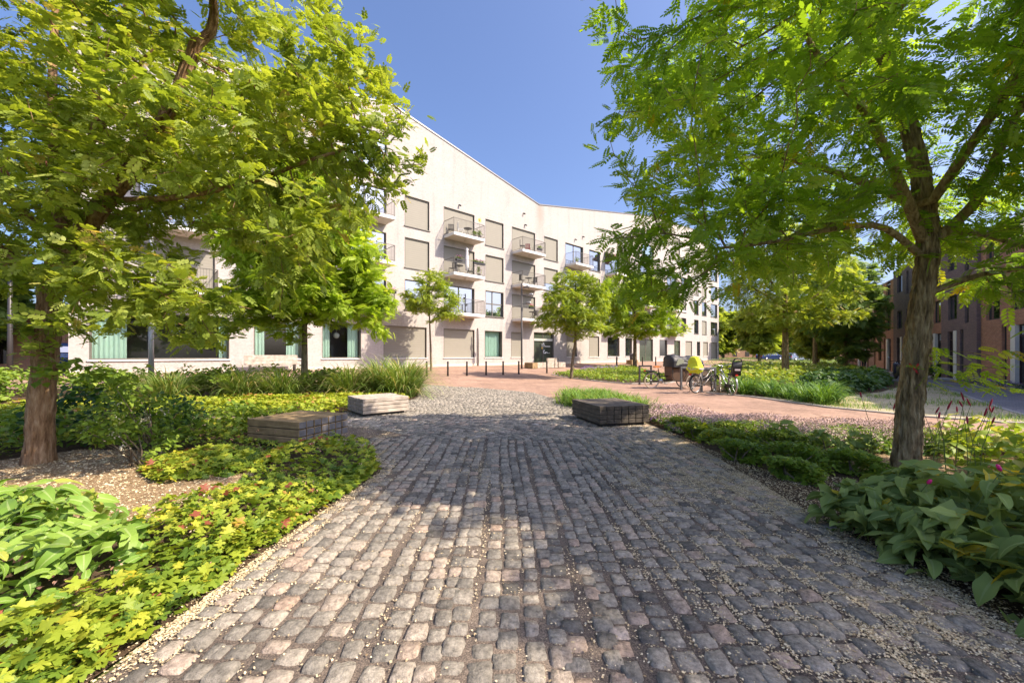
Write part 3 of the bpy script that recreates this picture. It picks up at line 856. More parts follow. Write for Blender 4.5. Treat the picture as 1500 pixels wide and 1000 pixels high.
def railing(mb, x0, x1, y, z):
    pr = -y
    mb.box(x0, x1, y-.02, y+.02, z+1.06, z+1.09); mb.box(x0, x1, y-.012, y+.012, z+.07, z+.095)
    for x in (x0, x1-.03):
        mb.box(x, x+.03, y+.02, 0, z+1.06, z+1.09); mb.box(x+.004, x+.026, y+.012, 0, z+.07, z+.095)
        k = max(2, int(pr/.115))
        for i in range(1, k): mb.box(x+.009, x+.021, y+pr*i/k-.006, y+pr*i/k+.006, z+.095, z+1.06)
    k = int((x1-x0)/.115)
    for i in range(k+1):
        x = x0 + (x1-x0-.014)*i/k
        mb.box(x, x+.014, y-.007, y+.007, z+.095, z+1.06)
    for x in (x0, x1-.035): mb.box(x, x+.035, y-.0205, y+.0195, z, z+1.061)
PROJ = 1.37
for i, (a, b) in enumerate(B):
    for f in (1, 2, 3):
        z = SLAB[f]
        s = MB(); s.bbox(a, b, -PROJ, -.002, z-.22, z, .012)
        bal = s.build('balcony', m_white, bld)
        r = MB(); railing(r, a+.02, b-.02, -PROJ+.05, z); r.build('railing', m_rail, bal)
        so_ = MB(); so_.box(a+.05, b-.05, -PROJ+.05, -.01, z-.224, z-.2205); so_.build('soffit', m_soffit, bal)
        lp = MB(); lp.lathe([(.02, 0), (.09, .02), (.1, .07), (.06, .09)], ((a+b)/2, -.7, z-.31), 12); lp.build('ceiling_lamp', m_soffit, bal)
# small spot lamps and camera over the top balconies
for x, z in ((-2.6, 13.25), (4.7, 13.3), (4.5, 14.3), (12.0, 13.4), (13.3, 13.95), (19.0, 13.4)):
    l = MB(); l.box(x-.04, x+.04, -.06, -.002, z-.05, z+.05); l.tube([(x, -.06, z), (x+.03, -.2, z-.08)], [.05, .07], 10); l.build('wall_lamp', m_black, bld)
d = MB(); d.tube([(-.75, -.09, .5), (-.75, -.09, 3.5), (-.75, -.02, 3.6)], .045, 10); d.build('downpipe', plain('zinc_pipe', (.2, .18, .17), .4, .6), bld)
# folded awning on the sixth balcony
aw = MB(); aw.prism([(17.3, 13.15), (20.6, 13.15), (20.6, 13.2), (17.3, 13.2)], -1.3, -.05); 
aw = MB(); aw.add([(17.3, -.03, 13.05), (20.6, -.03, 13.05), (20.6, -1.3, 12.5), (17.3, -1.3, 12.5), (17.3, -.03, 13.08), (20.6, -.03, 13.08), (20.6, -1.3, 12.53), (17.3, -1.3, 12.53)],
       [(0, 3, 2, 1), (4, 5, 6, 7), (0, 1, 5, 4), (1, 2, 6, 5), (2, 3, 7, 6), (3, 0, 4, 7)]); aw.box(17.3, 20.6, -1.32, -1.29, 12.33, 12.53)
aw.build('awning', plain('brown_awning', (.22, .14, .1), .8), bld)

# ------------------------------------------------------------------ trees
def grow(rng, chains, att, step=.22, infl=1.4, kill=.34, iters=70, grav=0.0, tip=.0045, ex=2.3):
    """chains: list of (points, r0, r1); first is the trunk. Branches then grow towards the points of att."""
    P = []; par = []; R0 = []; isl = []
    for ci, (pts, r0, r1) in enumerate(chains):
        pts = [Vector(p) for p in pts]
        L = [0]
        for a, b in zip(pts, pts[1:]): L.append(L[-1]+(b-a).length)
        n = max(2, int(L[-1]/step)+1)
        if P:
            d = [(Vector(q)-pts[0]).length for q in P]; prev = int(np.argmin(d))
        else: prev = -1
        for i in range(n+1):
            s = L[-1]*i/n
            k = max(j for j in range(len(L)) if L[j] <= s+1e-9); k = min(k, len(pts)-2)
            f = (s-L[k])/(L[k+1]-L[k])
            # smooth a little with catmull-rom
            p0 = pts[max(k-1, 0)]; p1 = pts[k]; p2 = pts[k+1]; p3 = pts[min(k+2, len(pts)-1)]
            q = .5*((2*p1)+(p2-p0)*f+(2*p0-5*p1+4*p2-p3)*f*f+(3*p1-p0-3*p2+p3)*f**3)
            if i == 0 and prev >= 0 and (Vector(P[prev])-q).length < step*.5: continue
            P.append(tuple(q)); par.append(prev); prev = len(P)-1
            R0.append(r0+(r1-r0)*i/n); isl.append(ci)
    P = np.array(P); par = list(par)
    nd = np.full(len(att), 1e9); ni = np.zeros(len(att), int)
    alive = np.ones(len(att), bool)
    new = np.arange(len(P))
    for it in range(iters):
        if len(new):
            # nearest node per point, updated with the new nodes only
            for c0 in range(0, len(new), 400):
                idx = new[c0:c0+400]
                D = np.linalg.norm(att[:, None, :]-P[idx][None, :, :], axis=2)
                j = D.argmin(1); m = D[np.arange(len(att)), j]
                b = m < nd
                nd[b] = m[b]; ni[b] = idx[j[b]]
        alive &= nd > kill
        act = alive & (nd < infl*(1+.5*(it < 6)))
        if not act.any(): break
        u, inv = np.unique(ni[act], return_inverse=True)
        v = att[act]-P[ni[act]]; v /= np.linalg.norm(v, axis=1, keepdims=True)
        s = np.zeros((len(u), 3)); np.add.at(s, inv, v)
        s += rng.normal(0, .25, s.shape); s[:, 2] += grav
        s /= np.linalg.norm(s, axis=1, keepdims=True)
        q = P[u]+s*step
        new = np.arange(len(P), len(P)+len(q))
        P = np.vstack([P, q]); par += list(u)
    n = len(P); nl = len(R0)
    par = np.array(par)
    r = np.zeros(n); acc = np.zeros(n)
    for i in range(n-1, -1, -1):
        r[i] = max(acc[i]**(1/ex) if acc[i] > 0 else tip, tip)
        if i < nl: r[i] = R0[i]
        if par[i] >= 0: acc[par[i]] += r[i]**ex
    for i in range(n):
        if par[i] >= 0 and i >= nl: r[i] = min(r[i], r[par[i]]*.92)
    return P, par, r

def branch_mesh(name, P, par, r, mat, parent, bark=None, flare=.35, rmin=.0, seed=0, ridge=1.0):
    n = len(P)
    kids = [[] for _ in range(n)]
    for i in range(n):
        if par[i] >= 0: kids[par[i]].append(i)
    main = [max(k, key=lambda c: r[c]) if k else -1 for k in kids]
    mb = MB()
    starts = [i for i in range(n) if par[i] < 0 or main[par[i]] != i]
    for s0 in starts:
        ch = [s0]
        while main[ch[-1]] >= 0: ch.append(main[ch[-1]])
        pts = [Vector(P[i]) for i in ch]; rr = [r[i] for i in ch]
        if par[s0] >= 0:
            pts = [Vector(P[par[s0]])]+pts; rr = [min(rr[0]*1.15, r[par[s0]])]+rr
        if len(pts) < 2 or max(rr) < rmin: continue
        if par[s0] < 0 and bark:
            # main stem: fine mesh with furrowed bark and a flared foot
            stem = pts; sr = rr
            fp = []; fr = []
            for k in range(len(stem)-1):
                p0 = stem[max(k-1, 0)]; p1 = stem[k]; p2 = stem[k+1]; p3 = stem[min(k+2, len(stem)-1)]
                for j in range(7):
                    f = j/7
                    fp.append(.5*((2*p1)+(p2-p0)*f+(2*p0-5*p1+4*p2-p3)*f*f+(3*p1-p0-3*p2+p3)*f**3)); fr.append(sr[k]*(1-f)+sr[k+1]*f)
            ns = 56; vs = []; fs = []
            up = Vector((1, 0, 0))
            for k, (p, q) in enumerate(zip(fp, fr)):
                t = (fp[min(k+1, len(fp)-1)]-fp[max(k-1, 0)]).normalized()
                a = t.cross(up).normalized(); b = a.cross(t)
                h = (p-fp[0]).length
                q2 = q*(1+flare*math.exp(-h/.18))
                for j in range(ns):
                    w = 2*math.pi*j/ns
                    d = a*math.cos(w)+b*math.sin(w)
                    o = p+d*q2
                    c = Vector((math.cos(w)*2.9+seed, math.sin(w)*2.9, h*1.3))
                    f1 = 1-abs(noise.noise(c*1.7))*2
                    f2 = 1-abs(noise.noise(Vector((c.x*2.9, c.y*2.9, c.z*2.4))))*2
                    lump = noise.noise(Vector((math.cos(w)*.8+seed, math.sin(w)*.8, h*1.6)))
                    vs.append(o+d*(ridge*(.026*f1+.016*f2)+.010*lump+.02*flare*math.exp(-h/.15)*math.sin(w*4+seed)))
            for k in range(len(fp)-1):
                for j in range(ns): fs.append((k*ns+j, k*ns+(j+1) % ns, (k+1)*ns+(j+1) % ns, (k+1)*ns+j))
            mb.add(vs, fs, 0, True)
        else:
            mx = max(rr)
            mb.tube(pts, rr, 12 if mx > .05 else (7 if mx > .02 else (5 if mx > .009 else 3)), cap=False)
    return mb.build(name, mat, parent, fix=False)

def sample_blobs(rng, blobs, n, gap=.0, gs=.8, shell=.35, wexp=1.0):
    """random points in ellipsoids, denser near their surface, with noise gaps"""
    w = np.array([b[3]*b[4]*b[5] for b in blobs]); w = w**wexp; w = w/w.sum()
    out = []
    while len(out) < n:
        b = blobs[rng.choice(len(blobs), p=w)]
        d = rng.normal(size=3); d /= np.linalg.norm(d)
        q = (shell+(1-shell)*rng.rand())**.6
        p = np.array(b[:3])+d*q*np.array(b[3:6])
        if gap and noise.noise(Vector(p*gs)) < -gap+.0*q: continue
        out.append(p)
    return np.array(out)

def crown(rng, P, par, r, tpls, nleaf, size, thr, up=.9, spread=.9, droop=.15, base_only=None, jit=.1, vmix=None, cull=None):
    n = len(P)
    term = np.where(r < thr)[0]
    term = term[par[term] >= 0]
    if cull is not None: term = term[cull(P[term])]
    pick = rng.choice(term, nleaf)
    bd = P[pick]-P[par[pick]]
    bd /= (np.linalg.norm(bd, axis=1, keepdims=True)+1e-9)
    pos = P[par[pick]]+(P[pick]-P[par[pick]])*rng.rand(nleaf, 1)+rng.normal(0, jit, (nleaf, 3))*np.array([1, 1, .6])
    hz = rng.normal(size=(nleaf, 3)); hz[:, 2] *= .25
    D = bd*.55+hz*spread*.6; D[:, 2] -= droop
    U = rng.normal(0, .38, (nleaf, 3)); U[:, 2] += up
    s = size*(.65+.6*rng.rand(nleaf))
    M = frames(D, U, s)
    # per-twig tone plus per-leaf tone
    tw = np.array([noise.noise(Vector(p*1.1)) for p in P[pick]])
    v = np.clip(.5+.45*tw+rng.normal(0, .17, nleaf), 0, 1)
    c = Cloud()
    k = rng.randint(0, len(tpls), nleaf)
    for i, t in enumerate(tpls): c.add(t, M[k == i], pos[k == i], v[k == i])
    return c

m_bark_r = bark_mat('furrowed_bark', (.10, .062, .03), (.34, .24, .12), (.58, .45, .26))
m_bark_l = bark_mat('reddish_bark', (.12, .06, .03), (.34, .205, .11), (.52, .36, .22))
m_bark_y = bark_mat('young_bark', (.08, .06, .04), (.2, .155, .1), (.32, .26, .18))
LEAF_R = leaf_mat('locust_leaf_right', [(0, (.105, .185, .03)), (.4, (.205, .315, .04)), (.75, (.30, .41, .05)), (.95, (.39, .46, .07)), (1, (.45, .34, .04))], .58, (1.55, 1.58, .42))
LEAF_L = leaf_mat('locust_leaf_left', [(0, (.12, .18, .035)), (.35, (.25, .325, .05)), (.7, (.35, .415, .07)), (.93, (.44, .48, .12)), (1, (.55, .42, .16))], .5, (1.5, 1.42, .5))
LEAF_Y = leaf_mat('young_locust_leaf', [(0, (.17, .25, .03)), (.5, (.28, .37, .04)), (.9, (.38, .45, .07)), (1, (.45, .45, .1))], .45, (1.4, 1.3, .5))
LEAF_Y2 = leaf_mat('sunny_locust_leaf', [(0, (.17, .26, .03)), (.5, (.32, .42, .045)), (.9, (.44, .51, .08)), (1, (.52, .48, .1))], .52, (1.4, 1.45, .5))
LEAF_D = leaf_mat('dark_tree_leaf', [(0, (.10, .18, .055)), (.5, (.18, .28, .07)), (1, (.27, .36, .10))], .5, (1.4, 1.3, .6))
m_pod = plain('seed_pod', (.16, .065, .035), .8)

cmp_a = t_compound(6, 1, .27, .115, .22)
cmp_b = t_compound(5, 1, .30, .135, .38, 58)
cmp_c = t_compound(7, 1, .23, .10, .12, 66)
rnd_a = t_compound(3, 1, .44, .27, .3, 60, .2)
rnd_b = t_compound(4, 1, .36, .22, .2, 55, .15)

def pods(rng, P, r, n, cull):
    mb = MB()
    t = np.where((r < .012))[0]; t = t[cull(P[t])]
    for i in rng.choice(t, n):
        p = Vector(P[i]); 
        for k in range(rng.randint(2, 5)):
            a = rng.rand()*6.28; q = p+Vector((rng.normal(0, .03), rng.normal(0, .03), -.03)); l = .06+.04*rng.rand(); w = .009
            x = Vector((math.cos(a), math.sin(a), 0))
            d = Vector((rng.normal(0, .2), rng.normal(0, .2), -1)).normalized()
            mb.add([q-x*w*.3, q+d*l*.3+x*w, q+d*l*.8+x*w*.8, q+d*l, q+d*l*.8-x*w*.8, q+d*l*.3-x*w], [(0, 1, 2, 3, 4, 5)])
    return mb

# --- right-hand tree, close to the viewer
def tree_right():
    rng = np.random.RandomState(11)
    f = (5.33, 5.1, 2.95)
    ch = [([(5.0, 5.05, -.05), (5.06, 5.07, .7), (5.19, 5.1, 1.6), (5.3, 5.12, 2.4), f, (5.36, 5.2, 3.6), (5.3, 5.3, 4.4), (5.1, 5.4, 5.3), (5.0, 5.5, 6.4), (5.1, 5.5, 7.6)], .102, .022),
          ([(5.28, 5.1, 2.85), (4.92, 4.95, 3.35), (4.3, 4.75, 4.2), (3.8, 4.6, 4.6), (3.35, 4.5, 5.0), (3.1, 4.4, 5.6)], .066, .02),
          ([(5.2, 5.1, 2.75), (4.65, 5.0, 3.05), (4.0, 4.9, 3.0), (3.1, 4.8, 2.8), (2.4, 4.7, 2.7)], .045, .014),
          ([(5.4, 5.1, 2.9), (5.85, 5.0, 3.4), (6.1, 4.9, 4.2), (6.4, 4.8, 4.9), (6.7, 4.7, 5.9)], .066, .025),
          ([(5.45, 5.1, 3.0), (5.8, 4.95, 2.95), (6.3, 4.7, 2.65), (6.9, 4.5, 2.5)], .035, .012),
          ([(5.38, 5.1, 2.25), (5.75, 4.95, 2.42), (6.2, 4.85, 2.5), (6.9, 4.7, 2.65)], .045, .015),
          ([(5.3, 5.1, 3.3), (5.0, 5.8, 4.0), (4.6, 6.8, 4.8), (4.2, 7.6, 5.2)], .06, .02),
          ([(5.3, 5.0, 3.4), (5.2, 4.2, 4.2), (4.9, 3.4, 4.9), (4.6, 2.9, 5.4)], .06, .02),
          ([(5.4, 5.2, 3.3), (5.9, 6.0, 3.9), (6.1, 6.8, 4.5)], .055, .02)]
    blobs = [(4.4, 4.9, 5.9, 3.4, 2.9, 2.4), (3.1, 4.8, 4.2, 2.05, 2.2, 1.4), (2.6, 5.0, 3.0, 1.5, 1.5, .7), (6.3, 4.4, 4.2, 1.5, 1.9, 1.5), (4.0, 6.1, 3.3, 1.8, 1.6, .6),
             (6.5, 4.8, 2.7, 1.4, 1.1, .65), (6.5, 4.6, 3.6, 1.2, 1.0, .7), (6.8, 5.2, 3.6, 1.0, 1.5, .9), (6.6, 5.6, 2.9, 1.1, 1.1, .6), (6.0, 4.9, 6.2, 1.9, 2.3, 1.8), (6.6, 4.7, 2.3, 1.1, .9, .5), (6.0, 4.4, 1.55, .7, .45, .5), (2.2, 5.0, 2.5, 1.1, 1.1, .55), (1.8, 4.8, 2.95, .9, .9, .4), (3.0, 4.9, 2.5, 1.0, 1.0, .5), (5.2, 3.2, 4.7, 2.0, 1.2, 1.2), (5.4, 7.3, 4.5, 1.5, 1.2, .9)]
    att = sample_blobs(rng, blobs, 5400, .16, .85)
    # keep the open space in front of the trunk free of growth
    k = ~((att[:, 2] < 2.6) & (abs(att[:, 0]-5.2) < .55) & (att[:, 1] < 5.4)) & (att[:, 1] > 1.6)
    att = att[k]
    P, par, r = grow(rng, ch, att, .2, 1.3, .27, 60, -.05)
    t = empty('locust_tree', (0, 0, 0), 0, 'leafy locust tree with furrowed leaning trunk marked by a red painted cross', 'tree')
    branch_mesh('trunk', P, par, r, m_bark_r, t, True, .22, seed=3, ridge=1.3)
    c = crown(rng, P, par, r, [cmp_a, cmp_c, cmp_b], 17000, .20, .012, up=1.0, droop=.12, jit=.09)
    cr = c.build('crown', LEAF_R, t)
    # red cross sprayed on the bark
    x = MB(); z0 = 1.27; cx, cy = 5.14, 5.09; R = .118
    vd = math.atan2(-cy, -cx)
    for s in (-1, 1):
        vs = []; fs = []
        for i in range(9):
            q = (i-4)/4
            a = vd + s*q*.36; zz = z0 - .062*q
            for w in (-1, 1):
                vs.append((cx+R*math.cos(a+s*w*.05*1), cy+R*math.sin(a+s*w*.05), zz+w*.010+.001*s))
        rr = []
        for i in range(8): fs.append((2*i, 2*i+1, 2*i+3, 2*i+2))
        if s > 0: vs = [(v[0]+.004*math.cos(vd), v[1]+.004*math.sin(vd), v[2]) for v in vs]
        x.add(vs, fs)
    x.build('painted_cross', plain('red_spray', (.55, .02, .02), .6), t, fix=False)
    pd = pods(rng, P, r, 26, lambda p: (p[:, 2] > 3.2)); pd.build('seed_pods', m_pod, cr, fix=False)['kind'] = 'stuff'
    return t
tree_right()

# --- left-hand tree
def tree_left():
    rng = np.random.RandomState(23)
    ch = [([(-6.3, 5.3, -.05), (-6.27, 5.3, .7), (-6.2, 5.3, 1.6), (-6.13, 5.3, 2.45), (-6.15, 5.35, 3.0), (-6.2, 5.4, 3.9), (-6.35, 5.5, 5.2), (-6.4, 5.6, 6.8)], .115, .028),
          ([(-6.08, 5.3, 2.35), (-5.75, 5.2, 2.75), (-5.3, 5.1, 3.3), (-4.75, 5.0, 3.8), (-4.2, 4.9, 4.5), (-3.8, 4.8, 5.2)], .1, .025),
          ([(-6.22, 5.3, 2.5), (-6.6, 5.2, 2.75), (-7.1, 5.1, 3.3), (-7.6, 5.0, 4.2)], .075, .02),
          ([(-6.1, 5.35, 3.0), (-5.6, 5.3, 4.3), (-5.35, 5.2, 5.0), (-5.2, 5.2, 5.8)], .07, .02),
          ([(-5.5, 5.3, 4.4), (-5.0, 5.1, 4.8), (-4.6, 5.0, 5.2)], .035, .015),
          ([(-5.2, 5.05, 3.4), (-4.4, 5.2, 3.5), (-3.4, 5.2, 3.7), (-2.6, 5.2, 4.0), (-1.8, 5.25, 4.25)], .045, .015),
          ([(-6.1, 5.3, 2.35), (-5.6, 5.0, 2.5), (-5.0, 4.8, 2.45), (-4.3, 4.8, 2.3)], .04, .012),
          ([(-6.1, 5.4, 3.1), (-5.9, 6.2, 3.7), (-5.4, 7.2, 4.5)], .06, .02),
          ([(-6.15, 5.3, 3.0), (-6.1, 4.4, 3.7), (-5.8, 3.6, 4.3)], .06, .02),
          ([(-6.3, 5.5, 3.6), (-7.2, 6.3, 4.6), (-8.0, 6.9, 5.4)], .05, .02)]
    blobs = [(-5.4, 5.3, 5.6, 3.2, 3.0, 2.5), (-3.4, 5.2, 4.1, 1.75, 1.8, 1.0), (-4.6, 5.1, 3.1, 1.9, 1.6, 1.05), (-2.6, 5.3, 3.9, 1.0, 1.1, .5), (-1.95, 5.3, 4.15, .95, .9, .5), (-2.5, 5.2, 5.1, 1.1, 1.0, .7), (-5.2, 5.0, 2.3, 1.3, .9, .45), (-3.7, 5.0, 2.75, 1.6, 1.1, .6), (-6.6, 4.6, 2.2, .9, .6, .4), (-4.9, 4.6, 2.0, 1.2, .7, .4), (-2.9, 5.1, 3.2, 1.1, 1.0, .6), (-4.2, 4.6, 2.2, 1.4, .8, .45), (-5.6, 4.5, 1.75, .9, .5, .35), (-4.2, 4.6, 2.3, 1.4, .8, .5), (-5.2, 4.7, 2.2, 1.2, .8, .5), (-3.6, 4.9, 2.8, 1.4, 1.0, .6), (-4.6, 4.7, 1.75, 1.2, .7, .35), (-3.6, 4.7, 2.0, .9, .7, .35),
             (-6.9, 5.2, 4.0, 1.8, 1.8, 1.2), (-6.3, 4.4, 3.2, 1.1, .8, .6), (-3.9, 5.2, 5.2, 1.7, 1.6, 1.2)]
    att = sample_blobs(rng, blobs, 5000, .1, .9, .35, .7)
    att = att[~((att[:, 2] < 2.5) & (abs(att[:, 0]+6.2) < .4) & (att[:, 1] < 5.6)) & (att[:, 1] > 2.3)]
    P, par, r = grow(rng, ch, att, .2, 1.3, .27, 60, -.02)
    t = empty('locust_tree', (0, 0, 0), 0, 'sunlit locust tree with thick reddish brown trunk forking low beside the chip mulch', 'tree')
    branch_mesh('trunk', P, par, r, m_bark_l, t, True, .3, seed=9, ridge=1.0)
    c = crown(rng, P, par, r, [rnd_a, rnd_b, cmp_b], 32000, .118, .012, up=.8, droop=.05, jit=.09, spread=1.1)
    cr = c.build('crown', LEAF_L, t)
    pods(rng, P, r, 110, lambda p: p[:, 2] > 3.2).build('seed_pods', m_pod, cr, fix=False)['kind'] = 'stuff'
    return t
tree_left()

# --- younger and more distant trees
def small_tree(seed, label, loc, H, trunk_r, fork, blobs, nleaf, size, leaf, tpls=(cmp_c, cmp_a), natt=900, lean=(0, 0), bark=m_bark_y, gap=.1, step=.28, name='young_tree', group=None, up=.9, droop=.12):
    rng = np.random.RandomState(seed)
    ch = [([(0, 0, -.05), (lean[0]*.4, lean[1]*.4, fork*.5), (lean[0], lean[1], fork), (lean[0]*1.2, lean[1], fork+(H-fork)*.5), (lean[0], lean[1], H*.9)], trunk_r, trunk_r*.25)]
    nb = 5
    for i in range(nb):
        a = 6.28*i/nb+rng.rand(); h = fork+(H-fork)*(.02+.12*i)
        l = blobs[0][3]*(.7)
        ch.append(([(lean[0], lean[1], h), (lean[0]+l*.45*math.cos(a), lean[1]+l*.45*math.sin(a), h+l*.42), (lean[0]+l*math.cos(a), lean[1]+l*math.sin(a), h+l*.75)], trunk_r*.42, trunk_r*.16))
    att = sample_blobs(rng, blobs, natt, gap, .8)
    P, par, r = grow(rng, ch, att, step, 2.0, step*1.35, 60, -.03)
    t = empty(name, (loc[0], loc[1], gz(loc[0], loc[1])), 0, label, 'tree', group)
    branch_mesh('trunk', P, par, r, bark, t)
    c = crown(rng, P, par, r, list(tpls), nleaf, size, .016, up=up, droop=droop, jit=.14, spread=1.0)
    c.build('crown', leaf, t)
    return t

# feathery young tree by the bollards
small_tree(31, 'small feathery young tree by the bollards in front of the balconies', (-5.4, 26.6), 6.4, .085, 3.1,
           [(0, 0, 4.9, 1.9, 1.9, 1.1), (0, 0, 6.0, 1.3, 1.3, .75), (1.0, -.6, 3.7, 1.2, 1.1, .5), (-.9, -.4, 4.1, 1.1, 1.1, .5), (1.4, -.6, 4.6, .9, .9, .35), (-1.5, -.4, 5.2, .9, .9, .3)], 3300, .27, LEAF_Y, natt=520, gap=.2, lean=(-.1, 0))
# young tree at the tip of the planted island
small_tree(37, 'slim young tree at the pointed tip of the planted island', (3.55, 23.9), 6.4, .105, 2.3,
           [(.1, 0, 4.3, 2.3, 2.3, 1.4), (.1, 0, 5.6, 1.6, 1.6, 1.0), (.9, -.5, 3.0, 1.5, 1.4, .6), (-1.0, -.3, 3.4, 1.4, 1.4, .8)], 6000, .27, LEAF_Y, natt=900, gap=.22, lean=(.25, 0))
# bigger bright tree on the island
small_tree(41, 'broad bright green tree in the far part of the planted island', (11.3, 36.6), 9.2, .2, 2.6,
           [(0, 0, 5.6, 4.0, 4.0, 2.4), (-.5, 0, 7.4, 2.8, 2.8, 1.6), (1.5, -1, 3.7, 3.2, 2.6, 1.0), (-2, -1, 3.8, 2.2, 2.2, .9)], 12500, .36, LEAF_Y2, natt=1400, step=.36, gap=.12)
# tree behind the left hedge, in front of the curtains
small_tree(43, 'dense yellow green tree growing between left hedge and building', (-7.3, 14.0), 8.6, .12, 2.4,
           [(-.2, 0, 5.4, 2.8, 2.6, 2.2), (.2, 0, 3.8, 2.7, 2.2, 1.3), (2.1, -.5, 3.0, 1.4, 1.3, .85), (-.3, 0, 7.2, 1.9, 1.9, 1.3), (-2.4, -.2, 3.0, 1.5, 1.3, .8), (1.6, -.3, 4.6, 1.6, 1.5, 1.2), (2.6, -.6, 2.3, .9, .8, .5), (-1.3, -.6, 2.2, .9, .8, .4)], 25000, .225, LEAF_Y2, natt=2200, tpls=(rnd_b, cmp_b, cmp_a), step=.26)
# right bed trees
small_tree(47, 'locust tree standing in the lily bed right of the bicycles', (16.0, 23.3), 9.4, .2, 3.2,
           [(0, 0, 5.2, 3.8, 3.6, 2.0), (0, 0, 7.4, 3.2, 3.2, 2.0), (-1.6, -1, 3.5, 2.2, 2.0, .8), (1.8, -1, 3.8, 2.4, 2.0, 1.0)], 8000, .32, LEAF_L, natt=1300, step=.34, bark=m_bark_r)
small_tree(53, 'bushy tree behind the lily bed, thinner of two trunks there', (26.5, 34.8), 10.5, .2, 3.4,
           [(0, 0, 6.2, 3.6, 3.6, 2.4), (0, 0, 8.6, 3.2, 3.2, 2.0), (1, -1, 4.2, 3.2, 2.6, 1.0)], 6500, .42, LEAF_L, natt=1000, step=.4, bark=m_bark_r)
small_tree(59, 'dark drooping tree beside the brick houses with branches near the ground', (24.8, 29.6), 8.8, .16, 1.6,
           [(0, 0, 4.6, 2.7, 2.7, 2.6), (0, 0, 7.0, 2.3, 2.3, 1.6), (.3, -.4, 2.0, 1.7, 1.6, 1.3), (.6, -.5, 1.0, .8, .7, .7)], 5000, .40, LEAF_D, natt=1000, gap=.2, step=.36, tpls=(rnd_b, cmp_b), bark=m_bark_r)
# shade tree just right of the viewer, its shadow falls on the big-leaved bed
small_tree(61, 'large locust tree just outside the right edge, shading the big leaved bed', (9.3, 1.2), 9.0, .22, 3.2,
           [(0, .3, 5.6, 3.4, 2.5, 2.4), (0, 0, 7.6, 2.6, 2.2, 1.5), (-1.2, .6, 4.4, 2.4, 1.8, 1.2)], 3800, .40, LEAF_R, natt=900, step=.34, bark=m_bark_r)
# far trees on the horizon
base = small_tree(67, 'distant green tree left of the far blue car', (41, 66), 11, .25, 3,
           [(0, 0, 6.5, 4, 4, 3.4), (0, 0, 3.2, 3.2, 3.2, 1.8)], 5200, .85, LEAF_L, natt=500, step=.6, tpls=(rnd_b,), name='distant_tree', group='trees along the far meadow')
for x, y, s, rz, lab in ((58, 84, 1.1, 1.1, 'distant green tree right of the far blue car'), (66, 100, 1.3, 2.2, 'tall distant tree behind the blue car'), (44, 90, 1.15, 3.0, 'distant tree past the far end of the white building'),
                         (75, 92, 1.2, 4.1, 'distant tree at the far end of the street'), (52, 98, 1.3, 5.0, 'distant tree behind the meadow, left of the car'), (90, 110, 1.3, .4, 'distant tree beyond the last brick house'),
                         (36, 47, .72, 5.5, 'mid-distance tree in the grass before the blue car'), (40, 52, .8, 2.6, 'mid-distance tree where the lily bed ends')):
    copy_tree(base, (x, y, 0), rz, (s, s, s), lab)
base2 = small_tree(71, 'dark green tree behind left trunk near the orange wall', (-29.5, 21.5), 7, .16, 2.2,
           [(0, 0, 5.0, 2.6, 2.6, 2.6), (0, 0, 2.8, 2.0, 2.0, 1.4)], 4200, .6, LEAF_D, natt=420, step=.45, tpls=(rnd_b,), name='background_tree', group='trees left of the building')
for x, y, s, rz, lab in ((-33, 20, 1.0, 1.0, 'dark tree farther back behind the orange wall'),):
    copy_tree(base2, (x, y, gz(x, y)), rz, (s, s, s), lab)

# ------------------------------------------------------------------ timber block benches
w_grey = wood_mat('weathered_grey_timber', (.26, .21, .17), (.58, .50, .42))
w_grey_end = plain('weathered_end_grain', (.27, .235, .21), .9, var=.5, scale=9, bump=.6)
w_brown = wood_mat('brown_timber', (.20, .13, .06), (.40, .29, .16))
w_brown_end = plain('dark_end_grain', (.16, .15, .15), .9, var=.6, scale=9, bump=.6)
w_dark = wood_mat('shaded_timber', (.045, .036, .03), (.20, .165, .125))  # timber and end grain of the right bench: its shade is put into the colour
w_dark_end = plain('shaded_end_grain', (.085, .07, .055), .9, var=.7, scale=9, bump=.6)
def block_bench(loc, a, lx, ly, rows, cols, wood, end, label):
    """beams run along local x; their sawn ends show at both x faces"""
    t = empty('timber_bench', (loc[0], loc[1], gz(loc[0], loc[1])), a, label, 'bench', 'timber block benches along the cobbled path')
    R = random.Random(int(loc[0]*100))
    mb = MB(); h0 = .06; h = .42; dz = (h-h0)/rows; dy = ly/cols
    for j in range(rows):
        for i in range(cols):
            g = .010
            e0 = R.uniform(-.006, .006); e1 = R.uniform(-.006, .006)
            top = R.uniform(-.003, .003) if j == rows-1 else 0
            k = len(mb.f)
            mb.bbox(-lx/2+e0, lx/2+e1, -ly/2+i*dy+g*.6, -ly/2+(i+1)*dy-g*.6, h0+j*dz+g*.8, h0+(j+1)*dz-g*.3+top, .006)
            for q in range(k, len(mb.f)):
                xs = [mb.v[v][0] for v in mb.f[q]]
                if max(xs)-min(xs) < 1e-4: mb.m[q] = 1
    mb.build('timber_stack', [wood, end], t)
    c = MB(); c.box(-lx/2+.02, lx/2-.02, -ly/2+.02, ly/2-.02, h0+.01, h-.03); c.build('gap_shade', m_black, t)  # black fill that paints shade into the gaps between the beams
    p = MB(); p.box(-lx/2+.08, lx/2-.08, -ly/2+.08, ly/2-.08, 0, h0+.004); p.build('plinth', m_black, t)
    return t
block_bench((2.1, 8.67), math.atan2(.966, -.26), 1.36, 1.13, 4, 7, w_dark, w_dark_end, 'shade-darkened timber block bench on the right edge of the cobbles')
block_bench((-3.34, 9.92), math.atan2(.65, .76), 1.13, 1.06, 4, 6, w_grey, w_grey_end, 'pale grey timber block bench in full sun before the tall grass')
